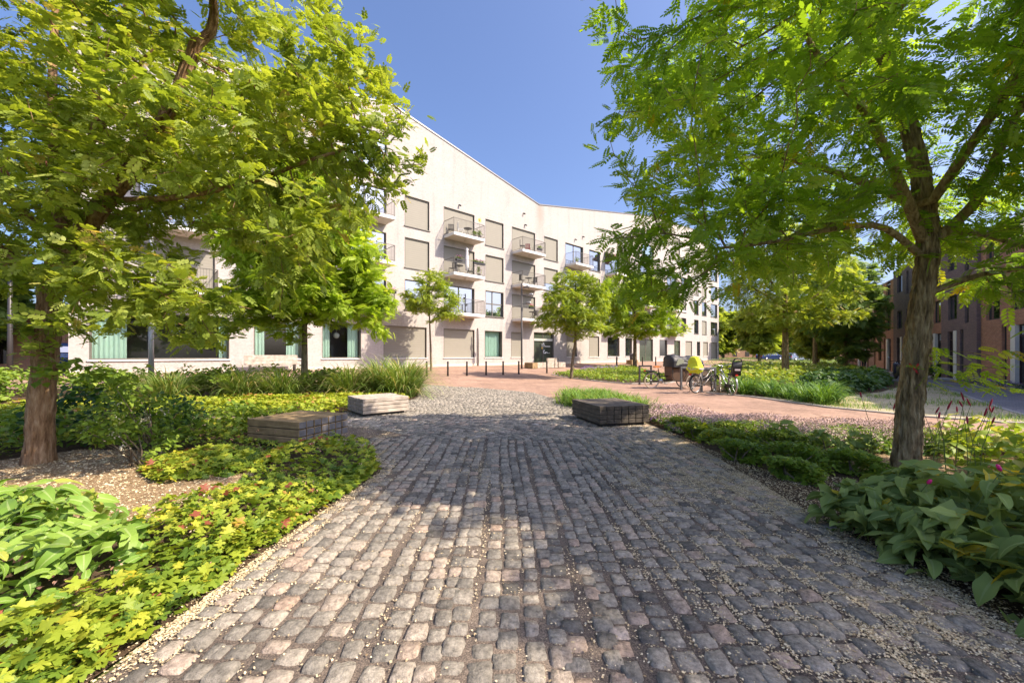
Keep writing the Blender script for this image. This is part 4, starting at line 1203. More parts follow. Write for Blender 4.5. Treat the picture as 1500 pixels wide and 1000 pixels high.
block_bench((-3.58, 6.72), math.atan2(.34, -1.0), 1.07, 1.06, 3, 7, w_brown, w_brown_end, 'brown timber block bench half hidden by the left groundcover')

# bench platform by the entrance
def entrance_bench():
    x, y = 3.05, 33.6
    t = empty('wooden_platform', (x, y, gz(x, y)), math.atan2(.678, .735), 'low grey wooden bench platform with a raised back beside the glass entrance', 'bench')
    m = MB()
    for i in range(4): m.bbox(-1.75, 1.75, -.45+i*.225+.004, -.45+(i+1)*.225-.004, .0, .44, .008)
    m.build('seat', w_grey, t)
    b = MB()
    for j in range(3): b.bbox(.15, 1.35, .2, .34, .445+j*.12, .445+(j+1)*.12-.008, .006)
    b.build('backrest', w_grey, t)
    e = MB(); e.bbox(-2.35, -1.752, -.47, .47, 0, .46, .01); e.build('end_block', w_brown, t)
    r = MB()
    for xx in (.3, .75): r.box(xx, xx+.03, -.5, -.47, 0, .75)
    r.box(.3, .78, -.5, -.47, .75, .78); r.build('armrest', m_rail, t)
entrance_bench()
def small_planter(x, y, lab):
    t = empty('wooden_box', (x, y, gz(x, y)), .75, lab, 'planter')
    m = MB()
    for j in range(3): m.bbox(-.7, .7, -.35, .35, j*.16, (j+1)*.16-.008, .006)
    m.build('box_planks', w_brown, t)
    b = MB(); b.prism([(-.2, .47), (.25, .47), (.28, .95), (.2, 1.15), (.02, 1.2), (-.16, 1.1), (-.24, .8)], -.18, .18); b.build('cover', plain('dark_cover', (.09, .08, .09), .8), t)
small_planter(13.3, 44.0, 'brown wooden box with dark cover before the white facade')
x = 8.0
bnt = empty('wooden_bench', (-13.4, 22.2, gz(-13.4, 22.2)), math.atan2(.678, .735), 'grey wooden bench backed against the white wall under a curtained window', 'bench')
m = MB()
for j in range(3): m.bbox(-1.3, 1.3, -.02, .02, .45+j*.16, .45+j*.16+.15, .006)
m.build('backrest', w_grey, bnt)
m = MB(); m.bbox(-1.3, 1.3, -.55, -.03, .4, .45, .008); m.build('seat', w_grey, bnt)
for s in (-1.1, 1.05):
    m = MB(); m.bbox(s, s+.06, -.5, 0, 0, .398, .005); m.build('leg', m_rail, bnt)

# ------------------------------------------------------------------ bollards, lamp posts, poles
m_post = plain('dark_grey_powder_coat', (.06, .055, .055), .45, .3)
def bollard(x, y, h, lab, grp='slim dark bollards along the plaza'):
    t = empty('bollard', (x, y, gz(x, y)), 0, lab, 'bollard', grp)
    m = MB(); m.lathe([(.055, -.02), (.055, h-.02), (.05, h-.004), (.02, h)], n=14); m.build('post', m_post, t)
    m = MB(); m.lathe([(.09, 0), (.09, .012), (.06, .016)], n=14); m.build('base_ring', m_post, t)
    return t
bl = [(-4.88, 22.77, 'slim dark bollard beside the tall grass, first of the row'), (-3.77, 23.39, 'slim dark bollard, second from the tall grass'),
      (-2.72, 24.01, 'slim dark bollard, third from the tall grass'), (-1.62, 24.9, 'slim dark bollard, fourth from the tall grass'),
      (-.57, 25.54, 'slim dark bollard, second one left of the lamp post'), (.45, 26.4, 'slim dark bollard standing just left of the lamp post base'),
      (2.45, 27.97, 'slim dark bollard in front of the entrance bench')]
b0 = bollard(*bl[0][:2], .86, bl[0][2])
for x, y, lab in bl[1:]: copy_tree(b0, (x, y, gz(x, y)), 0, None, lab)
copy_tree(b0, (10.0, 38.0, gz(10.0, 38)), 0, (1.4, 1.4, 1.15), 'thicker bollard left of the broad island tree')
for i, (x, y) in enumerate(((13.6, 41.5), (15.6, 43.2), (17.3, 44.6), (18.9, 46.0))):
    copy_tree(b0, (x, y, gz(x, y)), 0, (1.2, 1.2, 1.1), ['bollard beyond the island tree, nearest to its trunk', 'second bollard right of the island tree trunk', 'third bollard right of the island tree trunk', 'bollard beyond the cargo bike, farthest from the tree'][i])

def lamp_post():
    t = empty('street_lamp', (.76, 31.2, gz(.76, 31.2)), 0, 'tall dark lamp post with spotlights on short arms before the balconies', 'street lamp')
    m = MB(); m.tube([(0, 0, -.02), (0, 0, 1.2), (0, 0, 6.7)], [.075, .07, .055], 12); m.build('pole', m_post, t)
    for z, a, l in ((6.35, .35, .28), (5.75, .1, .55), (5.1, .2, .38)):
        h = MB(); d = Vector((math.cos(a), -math.sin(a), .0))
        h.tube([Vector((0, 0, z)), Vector((0, 0, z))+d*l], .028, 8)
        hd = h.build('arm', m_post, t)
        q = Vector((0, 0, z+.02))+d*l
        s = MB(); s.tube([q-d*.08-Vector((0, 0, .02)), q+d*.1+Vector((0, 0, .02)), q+d*.26+Vector((0, 0, .03)), q+d*.34], [.06, .11, .12, .1], 12); s.build('spotlight', plain('lamp_grey', (.3, .29, .28), .35, .5), hd)
lamp_post()
def tall_pole(x, y, h, r, lab, mat, cat='pole'):
    t = empty('lamp_pole', (x, y, gz(x, y)), 0, lab, cat)
    m = MB(); m.tube([(0, 0, -.02), (0, 0, h*.3), (0, 0, h)], [r*1.2, r, r*.7], 12); m.build('pole', mat, t)
    m = MB(); m.tube([(0, 0, h-.05), (.15, -.1, h), (.7, -.45, h+.05)], [r*.6, r*.6, r*.5], 8); m.bbox(.5, 1.1, -.62, -.3, h+.0, h+.1, .02); m.build('lamp_head', mat, t)
tall_pole(-13.6, 15.0, 6.2, .08, 'light grey lamp post before the mint curtains', plain('galvanised_steel', (.42, .42, .42), .45, .4), 'street lamp')
tall_pole(-22.7, 18.0, 5.2, .09, 'dark pole in front of the orange wall at left', m_post)
tall_pole(-21.4, 18.6, 4.4, .05, 'thin dark pole between left trunk and orange wall', m_post)

# ------------------------------------------------------------------ brick row houses on the shaded street
b_or = brick_mat('orange_brick', (.58, .29, .18), (.48, .23, .14), (.27, .19, .15), .22, .065, .009, 'xz', .5, .9, .2)
b_pu = brick_mat('purple_brick', (.29, .20, .185), (.23, .165, .16), (.16, .12, .115), .22, .065, .009, 'xz', .5, .9, .2)
b_br = brick_mat('brown_brick', (.46, .27, .18), (.38, .215, .15), (.22, .16, .13), .22, .065, .009, 'xz', .5, .9, .2)
m_wtrim = plain('white_door_frame', (.72, .70, .66), .6)
g_house = glass_mat('house_glass', (.025, .02, .025), .25)
HD = Vector((.5045, .8635, 0)); HO = Vector((23.45, 19.9, 0))
hang = math.atan2(HD.y, HD.x)
def row_house(t0, wd, ht, mat, off, lab, mirror=False, seed=0):
    """local x along the street away from the viewer, y towards the back (right), front at y = 0"""
    o = HO+HD*t0
    nrm = Vector((HD.y, -HD.x, 0))   # to the back
    o = o+nrm*off
    t = empty('row_house', (o.x, o.y, 0), hang, lab, 'house', 'brick row houses along the shaded street')
    fx = (lambda x: wd-x) if mirror else (lambda x: x)
    ops = []
    def add(a, b, z0, z1, k):
        a, b = sorted((fx(a), fx(b))); ops.append((a, b, z0, z1, k))
    add(.85, 1.65, .12, 2.75, 'door'); add(2.35, 2.75, .12, 2.8, 'slit')
    if wd > 4.6: add(3.4, 4.3, .9, 2.7, 'win')
    for f in (1, 2):
        z = 2.75*f
        add(.9, 2.0, z+.65, z+2.0, 'win'); add(2.9, 3.35 if wd < 4.6 else 4.1, z+.35, z+2.0, 'win')
    xs = sorted({0, wd} | {q for o_ in ops for q in o_[:2]})
    m = MB(); D = 9
    # local y: front faces -y in rotated frame => mirror so that the back is at negative y
    for a, b in zip(xs, xs[1:]):
        c = (a+b)/2; z = -.05
        for z0, z1 in sorted((q[2], q[3]) for q in ops if q[0] < c < q[1]):
            if z0 > z+1e-4: m.add([(a, 0, z), (b, 0, z), (b, 0, z0), (a, 0, z0)], [(0, 1, 2, 3)])
            z = z1
        m.add([(a, 0, z), (b, 0, z), (b, 0, ht), (a, 0, ht)], [(0, 1, 2, 3)])
    for a, b, z0, z1, k in ops:
        r = -.2
        m.add([(a, 0, z0), (a, r, z0), (a, r, z1), (a, 0, z1)], [(0, 1, 2, 3)]); m.add([(b, 0, z0), (b, r, z0), (b, r, z1), (b, 0, z1)], [(3, 2, 1, 0)])
        m.add([(a, 0, z1), (a, r, z1), (b, r, z1), (b, 0, z1)], [(0, 1, 2, 3)]); m.add([(a, 0, z0), (a, r, z0), (b, r, z0), (b, 0, z0)], [(3, 2, 1, 0)])
    m.add([(0, 0, -.05), (0, -D, -.05), (0, -D, ht), (0, 0, ht)], [(0, 1, 2, 3)]); m.add([(wd, 0, -.05), (wd, -D, -.05), (wd, -D, ht), (wd, 0, ht)], [(3, 2, 1, 0)])
    m.add([(0, -D, -.05), (wd, -D, -.05), (wd, -D, ht), (0, -D, ht)], [(3, 2, 1, 0)])
    m.build('wall', mat, t)
    r = MB(); r.box(.002, wd-.002, -D, -.05, ht-.25, ht-.15); r.box(-.01, wd+.01, -.22, .03, ht+.001, ht+.07); r.build('roof', m_coping, t)
    for a, b, z0, z1, k in ops:
        f = MB(); y0, y1 = -.16, -.1; q = .06
        f.box(a, a+q, y0, y1, z0, z1); f.box(b-q, b, y0, y1, z0, z1); f.box(a+q, b-q, y0, y1, z1-q, z1); f.box(a+q, b-q, y0, y1, z0, z0+q)
        if k == 'door':
            f.box(a+q, b-q, y0, y0+.03, z0+q, z1-.5); f.box(a+q, b-q, y0, y1, z1-.5, z1-.44)
        w = f.build('door' if k == 'door' else 'window', m_post if k != 'door' else plain('dark_door', (.05, .03, .035), .5), t)
        p = MB(); p.add([(a+q, -.13, z0+q), (b-q, -.13, z0+q), (b-q, -.13, z1-q), (a+q, -.13, z1-q)], [(0, 1, 2, 3)]); p.build('pane', g_house, w, fix=False)
        if k == 'door':
            e = MB(); s = b if not mirror else a
            e.box(s-.02 if not mirror else s-.34, s+.34 if not mirror else s+.02, -.14, .03, .0, z1+.02); e.build('white_jamb', m_wtrim, t)
            st = MB(); st.bbox(a-.1, b+.1, .0, .5, -.02, .11, .01); st.build('doorstep', plain('concrete_step', (.45, .43, .41), .8), t)
    return t
hs = [(-14.1, 4.6, 7.2, b_pu, .3, 'purple brick row house at the near end of the row'),
      (-9.5, 4.9, 7.7, b_br, 0, 'brown brick row house behind the hanging right branches'),
      (-4.6, 4.6, 7.4, b_or, .0, 'orange brick row house with purple flowers before it'),
      (0.0, 4.16, 7.8, b_pu, -.15, 'dark purple brick row house right of the leaning trunk'),
      (4.16, 4.9, 7.4, b_or, .1, 'orange brick row house just left of the dark purple one'),
      (9.06, 4.3, 7.9, b_pu, -.05, 'purple grey brick row house with white door jambs by the moped'),
      (13.36, 5.2, 7.4, b_or, .0, 'orange brick row house behind the walking person'),
      (18.56, 4.6, 7.7, b_br, -.1, 'brown brick row house half hidden by the drooping dark tree'),
      (23.2, 5.0, 7.4, b_or, .05, 'orange brick row house toward the far end of the street'),
      (27.4, 5.0, 7.7, b_br, -.1, 'brown brick row house, last one of the street')]
for i, h in enumerate(hs): row_house(*h, mirror=bool(i % 2))

# far buildings
def far_house(x, y, rz, w, d, h, rh, wall, roofm, lab, nwin=3, cat='house', z=0):
    t = empty('far_house', (x, y, z), rz, lab, cat)
    m = MB(); m.box(-w/2, w/2, -d/2, d/2, -.1, h); m.build('wall', wall, t)
    r = MB()
    vs = [(-w/2-.3, -d/2-.3, h), (w/2+.3, -d/2-.3, h), (w/2+.3, d/2+.3, h), (-w/2-.3, d/2+.3, h), (-w/2-.3, 0, h+rh), (w/2+.3, 0, h+rh)]
    r.add(vs, [(0, 1, 5, 4), (2, 3, 4, 5), (0, 4, 3), (1, 2, 5), (3, 2, 1, 0)]); r.build('roof', roofm, t)
    for i in range(nwin):
        for f in range(max(1, int(h/3))):
            cx = -w/2+w*(i+.5)/nwin
            q = MB(); q.box(cx-.6, cx+.6, -d/2-.03, -d/2+.05, f*3+.9, f*3+2.3); q.build('window', g_house, t)
m_tile = plain('dark_roof_tiles', (.10, .075, .07), .7, var=.3, scale=3)
m_tile_r = plain('red_roof_tiles', (.30, .10, .06), .8, var=.3, scale=3)
far_house(68, 118, .1, 22, 10, 5.2, 3.6, b_br, m_tile, 'distant brown house with dark roof beyond the meadow', 6)
far_house(98, 128, -.2, 24, 10, 5.5, 3.5, b_or, m_tile, 'distant orange house behind the far trees', 6)
far_house(-33.5, 25.5, .5, 15, 8, 4.3, .3, b_or, m_coping, 'low orange brick building at the far left edge', 4, 'building')

# ------------------------------------------------------------------ cars
def car(x, y, rz, paint, lab):
    t = empty('parked_car', (x, y, gz(x, y)-.01), rz, lab, 'car')
    L = 2.3
    prof = [(-L, .38), (-L-.02, .75), (-L+.06, 1.0), (-L+.22, 1.38), (-L+.5, 1.6), (-.6, 1.66), (.45, 1.6), (.95, 1.28), (1.35, 1.02), (2.1, .9), (2.3, .68), (2.3, .38), (1.95, .3), (-1.95, .3)]
    def tr(v):
        x_, y_, z_ = v
        k = 1-.16*max(0, (z_-.95)/.7)-.05*max(0, abs(x_)-1.9)
        return (x_, y_*k, z_)
    m = MB()
    n = len(prof)
    for (y0, y1) in ((-.86, .86),): m.prism(prof, y0, y1, 0, tr, False)
    body = m.build('body', paint, t)
    bm = bmesh.new(); bm.from_mesh(body.data); bmesh.ops.remove_doubles(bm, verts=bm.verts, dist=.001)
    bmesh.ops.bevel(bm, geom=[e for e in bm.edges], offset=.04, segments=2, affect='EDGES', profile=.6); bm.to_mesh(body.data); bm.free()
    for s in (-1, 1):
        for pts in ([(-1.95, 1.05), (-1.75, 1.5), (-.85, 1.55), (-.85, 1.05)], [(-.78, 1.05), (-.78, 1.55), (.3, 1.52), (.85, 1.2), (.95, 1.05)]):
            g = MB(); vs = [tr((px, s*.868, pz)) for px, pz in pts]; g.add([(a, b+s*.006, c) for a, b, c in vs], [tuple(range(len(vs)))]); g.build('side_window', g_house, t)
        l = MB(); l.bbox(-L-.05, -L+.12, s*.72-.12, s*.72+.12, .78, 1.0, .02); l.build('tail_light', plain('red_lamp', (.5, .02, .02), .3), t)
        l = MB(); l.bbox(2.12, 2.33, s*.62-.18, s*.62+.18, .64, .8, .02); l.build('headlight', plain('clear_lamp', (.7, .7, .7), .15), t)
    g = MB(); g.add([tr((-L+.04, -.66, 1.05)), tr((-L+.04, .66, 1.05)), tr((-L+.19, .66, 1.4)), tr((-L+.19, -.66, 1.4))], [(0, 1, 2, 3)]); g.v = [(a-.05, b, c) for a, b, c in g.v]; g.build('rear_window', g_house, t)
    g = MB(); g.add([tr((.5, -.7, 1.59)), tr((.5, .7, 1.59)), tr((.97, .75, 1.28)), tr((.97, -.75, 1.28))], [(0, 1, 2, 3)]); g.v = [(a+.03, b, c+.02) for a, b, c in g.v]; g.build('windscreen', g_house, t)
    for px in (-1.4, 1.4):
        for s in (-1, 1):
            w = MB(); w.lathe([(.2, -.09), (.31, -.1), (.33, -.06), (.33, .06), (.31, .1), (.2, .09)], (px, s*.78, .33), 20, axis='y'); wh = w.build('wheel', m_black, t)
            r = MB(); r.lathe([(.19, -.02), (.2, .02)], (px, s*.875, .33), 16, axis='y'); r.build('rim', plain('alloy', (.5, .5, .52), .3, .8), wh)
    return t
car(48.6, 75, .12, plain('dark_blue_paint', (.02, .04, .13), .2, .4, .6, .03), 'dark blue car parked far away at the meadow edge')
car(-27.5, 25.0, 2.4, plain('blue_paint', (.05, .09, .2), .2, .4, .6, .03), 'blue car partly hidden behind the left tree trunk')
car(55.5, 77, .12, plain('silver_blue_paint', (.25, .3, .38), .2, .4, .6, .03), 'pale car parked beyond the dark blue one, hidden by trunks')

# ------------------------------------------------------------------ planting
GER = leaf_mat('geranium_leaf', [(0, (.06, .12, .02)), (.3, (.15, .24, .025)), (.65, (.30, .37, .035)), (.9, (.45, .46, .05)), (.985, (.58, .48, .04)), (.994, (.40, .2, .08)), (1, (.30, .09, .05))], .35, (1.2, 1.15, .5))
GER_S = leaf_mat('shade_geranium_leaf', [(0, (.09, .17, .04)), (.5, (.19, .31, .055)), (.85, (.32, .43, .08)), (1, (.42, .48, .1))], .35, (1.2, 1.15, .5))
BIG = leaf_mat('big_leaf', [(0, (.10, .19, .03)), (.5, (.19, .32, .05)), (.9, (.28, .40, .07)), (1, (.4, .42, .08))], .3, (1.2, 1.2, .5), (.42, .5, .2))
PERS = leaf_mat('persicaria_leaf', [(0, (.11, .17, .055)), (.5, (.23, .31, .09)), (.9, (.31, .39, .12)), (.995, (.25, .34, .09)), (1, (.5, .4, .04))], .3, (1.25, 1.2, .5), (.32, .40, .17), .65, .12)
COV = leaf_mat('yellow_groundcover', [(0, (.12, .19, .02)), (.5, (.30, .38, .03)), (.9, (.45, .48, .05)), (1, (.45, .25, .08))], .35)
GRASS = leaf_mat('ornamental_grass_blade', [(0, (.09, .16, .03)), (.5, (.19, .29, .06)), (.85, (.32, .38, .12)), (1, (.50, .42, .2))], .35)
LILY = leaf_mat('lily_blade', [(0, (.06, .15, .03)), (.5, (.15, .28, .045)), (.9, (.27, .40, .08)), (1, (.42, .42, .12))], .35)
SHR = leaf_mat('shrub_leaf', [(0, (.10, .18, .025)), (.5, (.22, .33, .04)), (.9, (.33, .43, .06)), (1, (.45, .45, .1))], .4)
SHR_D = leaf_mat('dark_shrub_leaf', [(0, (.03, .08, .025)), (.5, (.07, .15, .035)), (.9, (.14, .24, .05)), (1, (.2, .3, .06))], .35)
PINK = attr_mat('pink_flower', [(0, (.36, .24, .20)), (.4, (.52, .36, .34)), (.8, (.62, .44, .44)), (1, (.45, .28, .45))], .8, mottling=.1)
VIOL = attr_mat('violet_flower', [(0, (.22, .12, .36)), (.5, (.38, .22, .55)), (1, (.55, .36, .66))], .8, mottling=.1)
RED = plain('red_spike', (.42, .03, .06), .7, var=.3, scale=30)
MAG = plain('magenta_flower', (.75, .03, .22), .6)
LIT = attr_mat('dry_blossom_litter', [(0, (.22, .15, .08)), (.4, (.50, .39, .23)), (.8, (.70, .58, .38)), (.97, (.8, .7, .5)), (1, (.75, .48, .05))], .85, mottling=.05)

pal5 = t_palmate(5); pal7 = t_palmate(7, .2)
big_a = t_leaf(.62, 6, .55, .22, .10, 1.2); big_b = t_leaf(.5, 6, .85, .3, -.12, 1.0)
per_a = t_leaf(.62, 7, .5, .32, .16, 1.1); per_b = t_leaf(.55, 7, .95, .36, -.18, 1.0); per_c = t_leaf(.56, 7, .2, .2, .12, 1.1)
oval = t_leaf(.5, 3, .5, .2); rounded = t_leaf(.8, 3, .35, .15)
tiny = (np.array([(0, 0, 0), (.5, .28, .05), (1, 0, 0), (.5, -.28, .05)]), np.array([(0, 1, 2, 3)]), np.zeros(4))
blade_a = t_blade(5, .022, 1.5); blade_b = t_blade(5, .022, 2.1); blade_c = t_blade(5, .05, 1.7); blade_d = t_blade(5, .05, 2.3)
rb = np.random.RandomState(77)

def fill(poly, n, avoid=(), dens=None):
    xs = [p[0] for p in poly]; ys = [p[1] for p in poly]
    X = []; Y = []
    got = 0
    for _ in range(60):
        x = rb.uniform(min(xs), max(xs), n*2); y = rb.uniform(min(ys), max(ys), n*2)
        k = inpoly(x, y, poly)
        for a in avoid: k &= ~inpoly(x, y, a)
        if dens is not None: k &= rb.rand(len(x)) < dens(x, y)
        X.append(x[k]); Y.append(y[k]); got += k.sum()
        if got >= n: break
    return np.concatenate(X)[:n], np.concatenate(Y)[:n]
def pnoise(x, y, s, o=0.0):
    return np.array([noise.noise(Vector((a*s+o, b*s-o, o*.7))) for a, b in zip(x, y)])
def bed(cloud, poly, n, tpls, size, h, avoid=(), dens=None, tilt=.55, out=.7, edge=.25, vb=.5, vs=.2, depth=.55, hs=1.3, edges=None, voff=None):
    x, y = fill(poly, n, avoid, dens)
    n = len(x)
    if n == 0: return
    d = edge_dist(x, y, poly)
    for a in avoid: d = np.minimum(d, edge_dist(x, y, a))
    f = np.clip(d/edge, 0, 1); f = np.sqrt(1-(1-f)**2)
    nz = pnoise(x, y, hs); nz2 = pnoise(x, y, hs*3.1, 5)
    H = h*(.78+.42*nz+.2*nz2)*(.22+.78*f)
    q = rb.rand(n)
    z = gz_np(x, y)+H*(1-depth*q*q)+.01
    a = rb.rand(n)*6.283
    D = np.stack([np.cos(a), np.sin(a), rb.normal(-.12, .3, n)], 1)
    U = rb.normal(0, tilt, (n, 3))*[1, 1, .2]; U[:, 2] += 1
    s = size*(.6+.8*rb.rand(n))
    M = frames(D, U, s)
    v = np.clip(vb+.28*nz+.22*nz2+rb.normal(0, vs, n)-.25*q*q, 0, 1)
    k = rb.randint(0, len(tpls), n)
    T = np.stack([x, y, z], 1)
    for i, t in enumerate(tpls): cloud.add(t, M[k == i], T[k == i], v[k == i])
    return x, y, z

def stuff(c, name, mat, smooth=False):
    o = c.build(name, mat, None, smooth); o['kind'] = 'stuff'
    return o
def lab(o, label, cat, kind='stuff'):
    o['label'] = label; o['category'] = cat; o['kind'] = kind
    return o

BIGP = [(-2.45, 1.95), (-2.3, 2.3), (-2.5, 2.75), (-3.05, 3.2), (-4.6, 3.75), (-5.6, 4.1), (-5.4, 2.6), (-3.4, 1.2)]
TUFT = [(-4.7, 5.0), (-3.9, 4.35), (-3.2, 4.75), (-3.25, 5.6), (-4.2, 6.0)]
BENCH1 = [(-4.3, 6.3), (-3.2, 5.95), (-2.85, 7.05), (-3.95, 7.45)]
c = Cloud()
near = lambda x, y: np.clip(3.2/np.maximum(y, 1.2), .12, 1)**1.5
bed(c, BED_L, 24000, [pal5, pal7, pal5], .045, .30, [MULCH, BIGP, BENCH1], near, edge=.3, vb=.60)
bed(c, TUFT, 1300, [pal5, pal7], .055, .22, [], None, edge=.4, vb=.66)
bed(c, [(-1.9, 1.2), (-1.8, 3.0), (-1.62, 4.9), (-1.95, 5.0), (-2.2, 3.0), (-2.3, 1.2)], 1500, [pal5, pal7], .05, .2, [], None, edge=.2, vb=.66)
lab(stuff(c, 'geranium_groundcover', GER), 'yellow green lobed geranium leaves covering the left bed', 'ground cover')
# dry flower heads above the geraniums
def bits(name, poly, n, h, mat, size, k=5, avoid=(), dens=None, spread=.03, edge=.25, hs=1.3, v=None):
    x, y = fill(poly, n, avoid, dens); n = len(x)
    f = np.clip(edge_dist(x, y, poly)/edge, 0, 1)
    z = gz_np(x, y)+h*(.75+.4*pnoise(x, y, hs))*(.4+.6*f)
    P = np.repeat(np.stack([x, y, z], 1), k, 0)+rb.normal(0, spread, (n*k, 3))*[1, 1, .7]
    c = Cloud()
    D = rb.normal(size=(n*k, 3)); U = rb.normal(0, .6, (n*k, 3)); U[:, 2] += 1
    c.add(tiny, frames(D, U, size*(.6+.8*rb.rand(n*k))), P, np.clip(np.repeat(rb.rand(n), k)*.7+.3*rb.rand(n*k), 0, 1))
    return stuff(c, name, mat)
DRYF = attr_mat('faded_flower_heads', [(0, (.30, .10, .07)), (.5, (.50, .27, .2)), (1, (.62, .46, .34))], .9, mottling=.1)
bits('faded_blossoms', BED_L, 520, .31, DRYF, .018, 7, [BIGP, MULCH], near, .018)
c = Cloud()
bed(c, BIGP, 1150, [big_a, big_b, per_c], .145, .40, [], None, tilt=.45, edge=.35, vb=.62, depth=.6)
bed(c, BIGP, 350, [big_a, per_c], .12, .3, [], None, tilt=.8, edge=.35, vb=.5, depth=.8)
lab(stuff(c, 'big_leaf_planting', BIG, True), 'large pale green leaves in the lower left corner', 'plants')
# leaves lying flat in the far left of the bed and small sprouts in the mulch
c = Cloud()
bed(c, [(-13, 3), (-6.6, 3.6), (-6.9, 5.4), (-6.4, 6.3), (-5.0, 7.0), (-6.6, 8.2), (-13, 8.6)], 4200, [oval, rounded, big_b], .10, .5, [], None, tilt=.6, edge=.5, vb=.4, depth=.75)
lab(stuff(c, 'leafy_understorey', SHR, True), 'leafy undergrowth behind the left tree trunk', 'plants')

def shrub(x, y, blobs, n, size, tpls, mat, label, name='leafy_shrub', group=None, stems=6, vb=.5, flowers=None, seed=0, tilt=.5):
    R = np.random.RandomState(int(abs(x*37+y*91)*10) % 99991+seed)
    t = empty(name, (x, y, gz(x, y)), 0, label, 'shrub', group)
    p = sample_blobs(R, blobs, n, .08, 1.6, .3); p = p[p[:, 2] > .02]; k = len(p)
    a = R.rand(k)*6.283
    D = np.stack([np.cos(a), np.sin(a), R.normal(-.15, .35, k)], 1); U = R.normal(0, tilt, (k, 3)); U[:, 2] += 1
    v = np.clip(vb+.35*np.array([noise.noise(Vector(q*2.2+np.array([x, y, 0]))) for q in p])+R.normal(0, .17, k), 0, 1)
    cl = Cloud(); kk = R.randint(0, len(tpls), k); M = frames(D, U, size*(.6+.8*R.rand(k)))
    for i, tp in enumerate(tpls): cl.add(tp, M[kk == i], p[kk == i], v[kk == i])
    cl.build('foliage', mat, t)
    m = MB()
    for i in range(stems):
        q = p[R.randint(k)]
        m.tube([(R.normal(0, .06), R.normal(0, .06), -.02), (q[0]*.5, q[1]*.5, q[2]*.55), tuple(q)], [.012, .009, .004], 5)
    m.build('stems', m_bark_y, t, fix=False)
    return t
# sprouting shrub around the left trunk with white flower heads
sh = shrub(-5.3, 5.9, [(0, 0, .5, .6, .5, .4), (.5, .3, .35, .6, .5, .3), (-.3, -.4, .95, .5, .35, .3), (-.5, -.7, 1.2, .5, .3, .25)], 1000, .085, (rounded, oval), SHR, 'tall loose shrub sprouting beside the left tree trunk', stems=12)
sh2 = shrub(-4.75, 5.15, [(0, 0, .32, .45, .4, .28), (-.35, -.1, .5, .35, .3, .25)], 520, .075, (rounded, oval), SHR, 'low sprouting shrub with cream blossom heads at the mulch edge', stems=8)
cl = Cloud(); k = 260
P = np.repeat(rb.normal(0, .2, (14, 3))*[1.2, .8, .6]+[-.2, -.1, .62], 18, 0)[:k]; k = len(P); P += rb.normal(0, .03, (k, 3))
cl.add(tiny, frames(rb.normal(size=(k, 3)), rb.normal(0, .6, (k, 3))+[0, 0, 1], .022*(.6+.8*rb.rand(k))), P, rb.rand(k))
cl.build('blossoms', attr_mat('cream_blossom', [(0, (.5, .42, .28)), (1, (.75, .68, .5))], .8, mottling=.1), sh2)
shrub(-6.9, 6.5, [(0, 0, .5, .9, .7, .5), (.7, .5, .4, .8, .7, .4)], 1200, .1, (rounded, oval), SHR_D, 'dark shrub in the shade just behind the left trunk', stems=8, vb=.4)
shrub(-4.2, 7.7, [(0, 0, .22, .9, .5, .24), (-1.1, -.2, .3, .8, .5, .3)], 1100, .09, (rounded, oval), SHR, 'spreading shrub behind the brown bench along the small path', stems=6)

# left rear planting: low yellow cover, then shrubs and tall grasses
c = Cloud()
bed(c, [(-4.4, 9.6), (-3.5, 11.5), (-3.25, 12.8), (-4.0, 13.6), (-7, 13.2), (-13, 11.2), (-13.0, 8.9), (-7.4, 9.3)], 9000, [pal5, rounded], .075, .24, [], None, edge=.3, vb=.6)
lab(stuff(c, 'yellow_groundcover', COV), 'low yellow green cover behind the pale grey bench', 'ground cover')
c = Cloud()
bed(c, [(-5, 14.2), (-9, 13.6), (-14, 12.2), (-22, 8.8), (-24, 9.6), (-17, 13.3), (-9.5, 16), (-5, 16.8)], 6500, [rounded, oval], .13, .95, [], None, edge=.5, vb=.5, depth=.8)
lab(stuff(c, 'hedge_planting', SHR, True), 'leafy green planting massed before the white building', 'plants')

def grass_clump(x, y, n, h, tpls, mat, label, name='ornamental_grass', group='tall grasses left of the cobbles', spread=.12, up=(.25, .45), vb=.55, dry=0, proto=None):
    R = np.random.RandomState(int(abs(x*53+y*17)*10) % 9999)
    t = empty(name, (x, y, gz(x, y)), 0, label, 'grass clump', group)
    a = R.rand(n)*6.283; lean = np.abs(R.normal(0, up[1], n))+up[0]*R.rand(n)
    D = np.stack([np.cos(a)*np.sin(lean), np.sin(a)*np.sin(lean), np.cos(lean)], 1)
    U = np.stack([-np.cos(a)*np.cos(lean), -np.sin(a)*np.cos(lean), np.sin(lean)], 1)
    r = R.rand(n)**.5*spread
    P = np.stack([r*np.cos(a+R.normal(0, .5, n)), r*np.sin(a+R.normal(0, .5, n)), np.zeros(n)], 1)
    M = frames(D, U, h*(.6+.6*R.rand(n)))
    v = np.clip(vb+R.normal(0, .2, n), 0, 1); v[R.rand(n) < dry] = 1
    cl = Cloud(); kk = R.randint(0, len(tpls), n)
    for i, tp in enumerate(tpls): cl.add(tp, M[kk == i], P[kk == i], v[kk == i])
    cl.build('blades', mat, t)
    return t
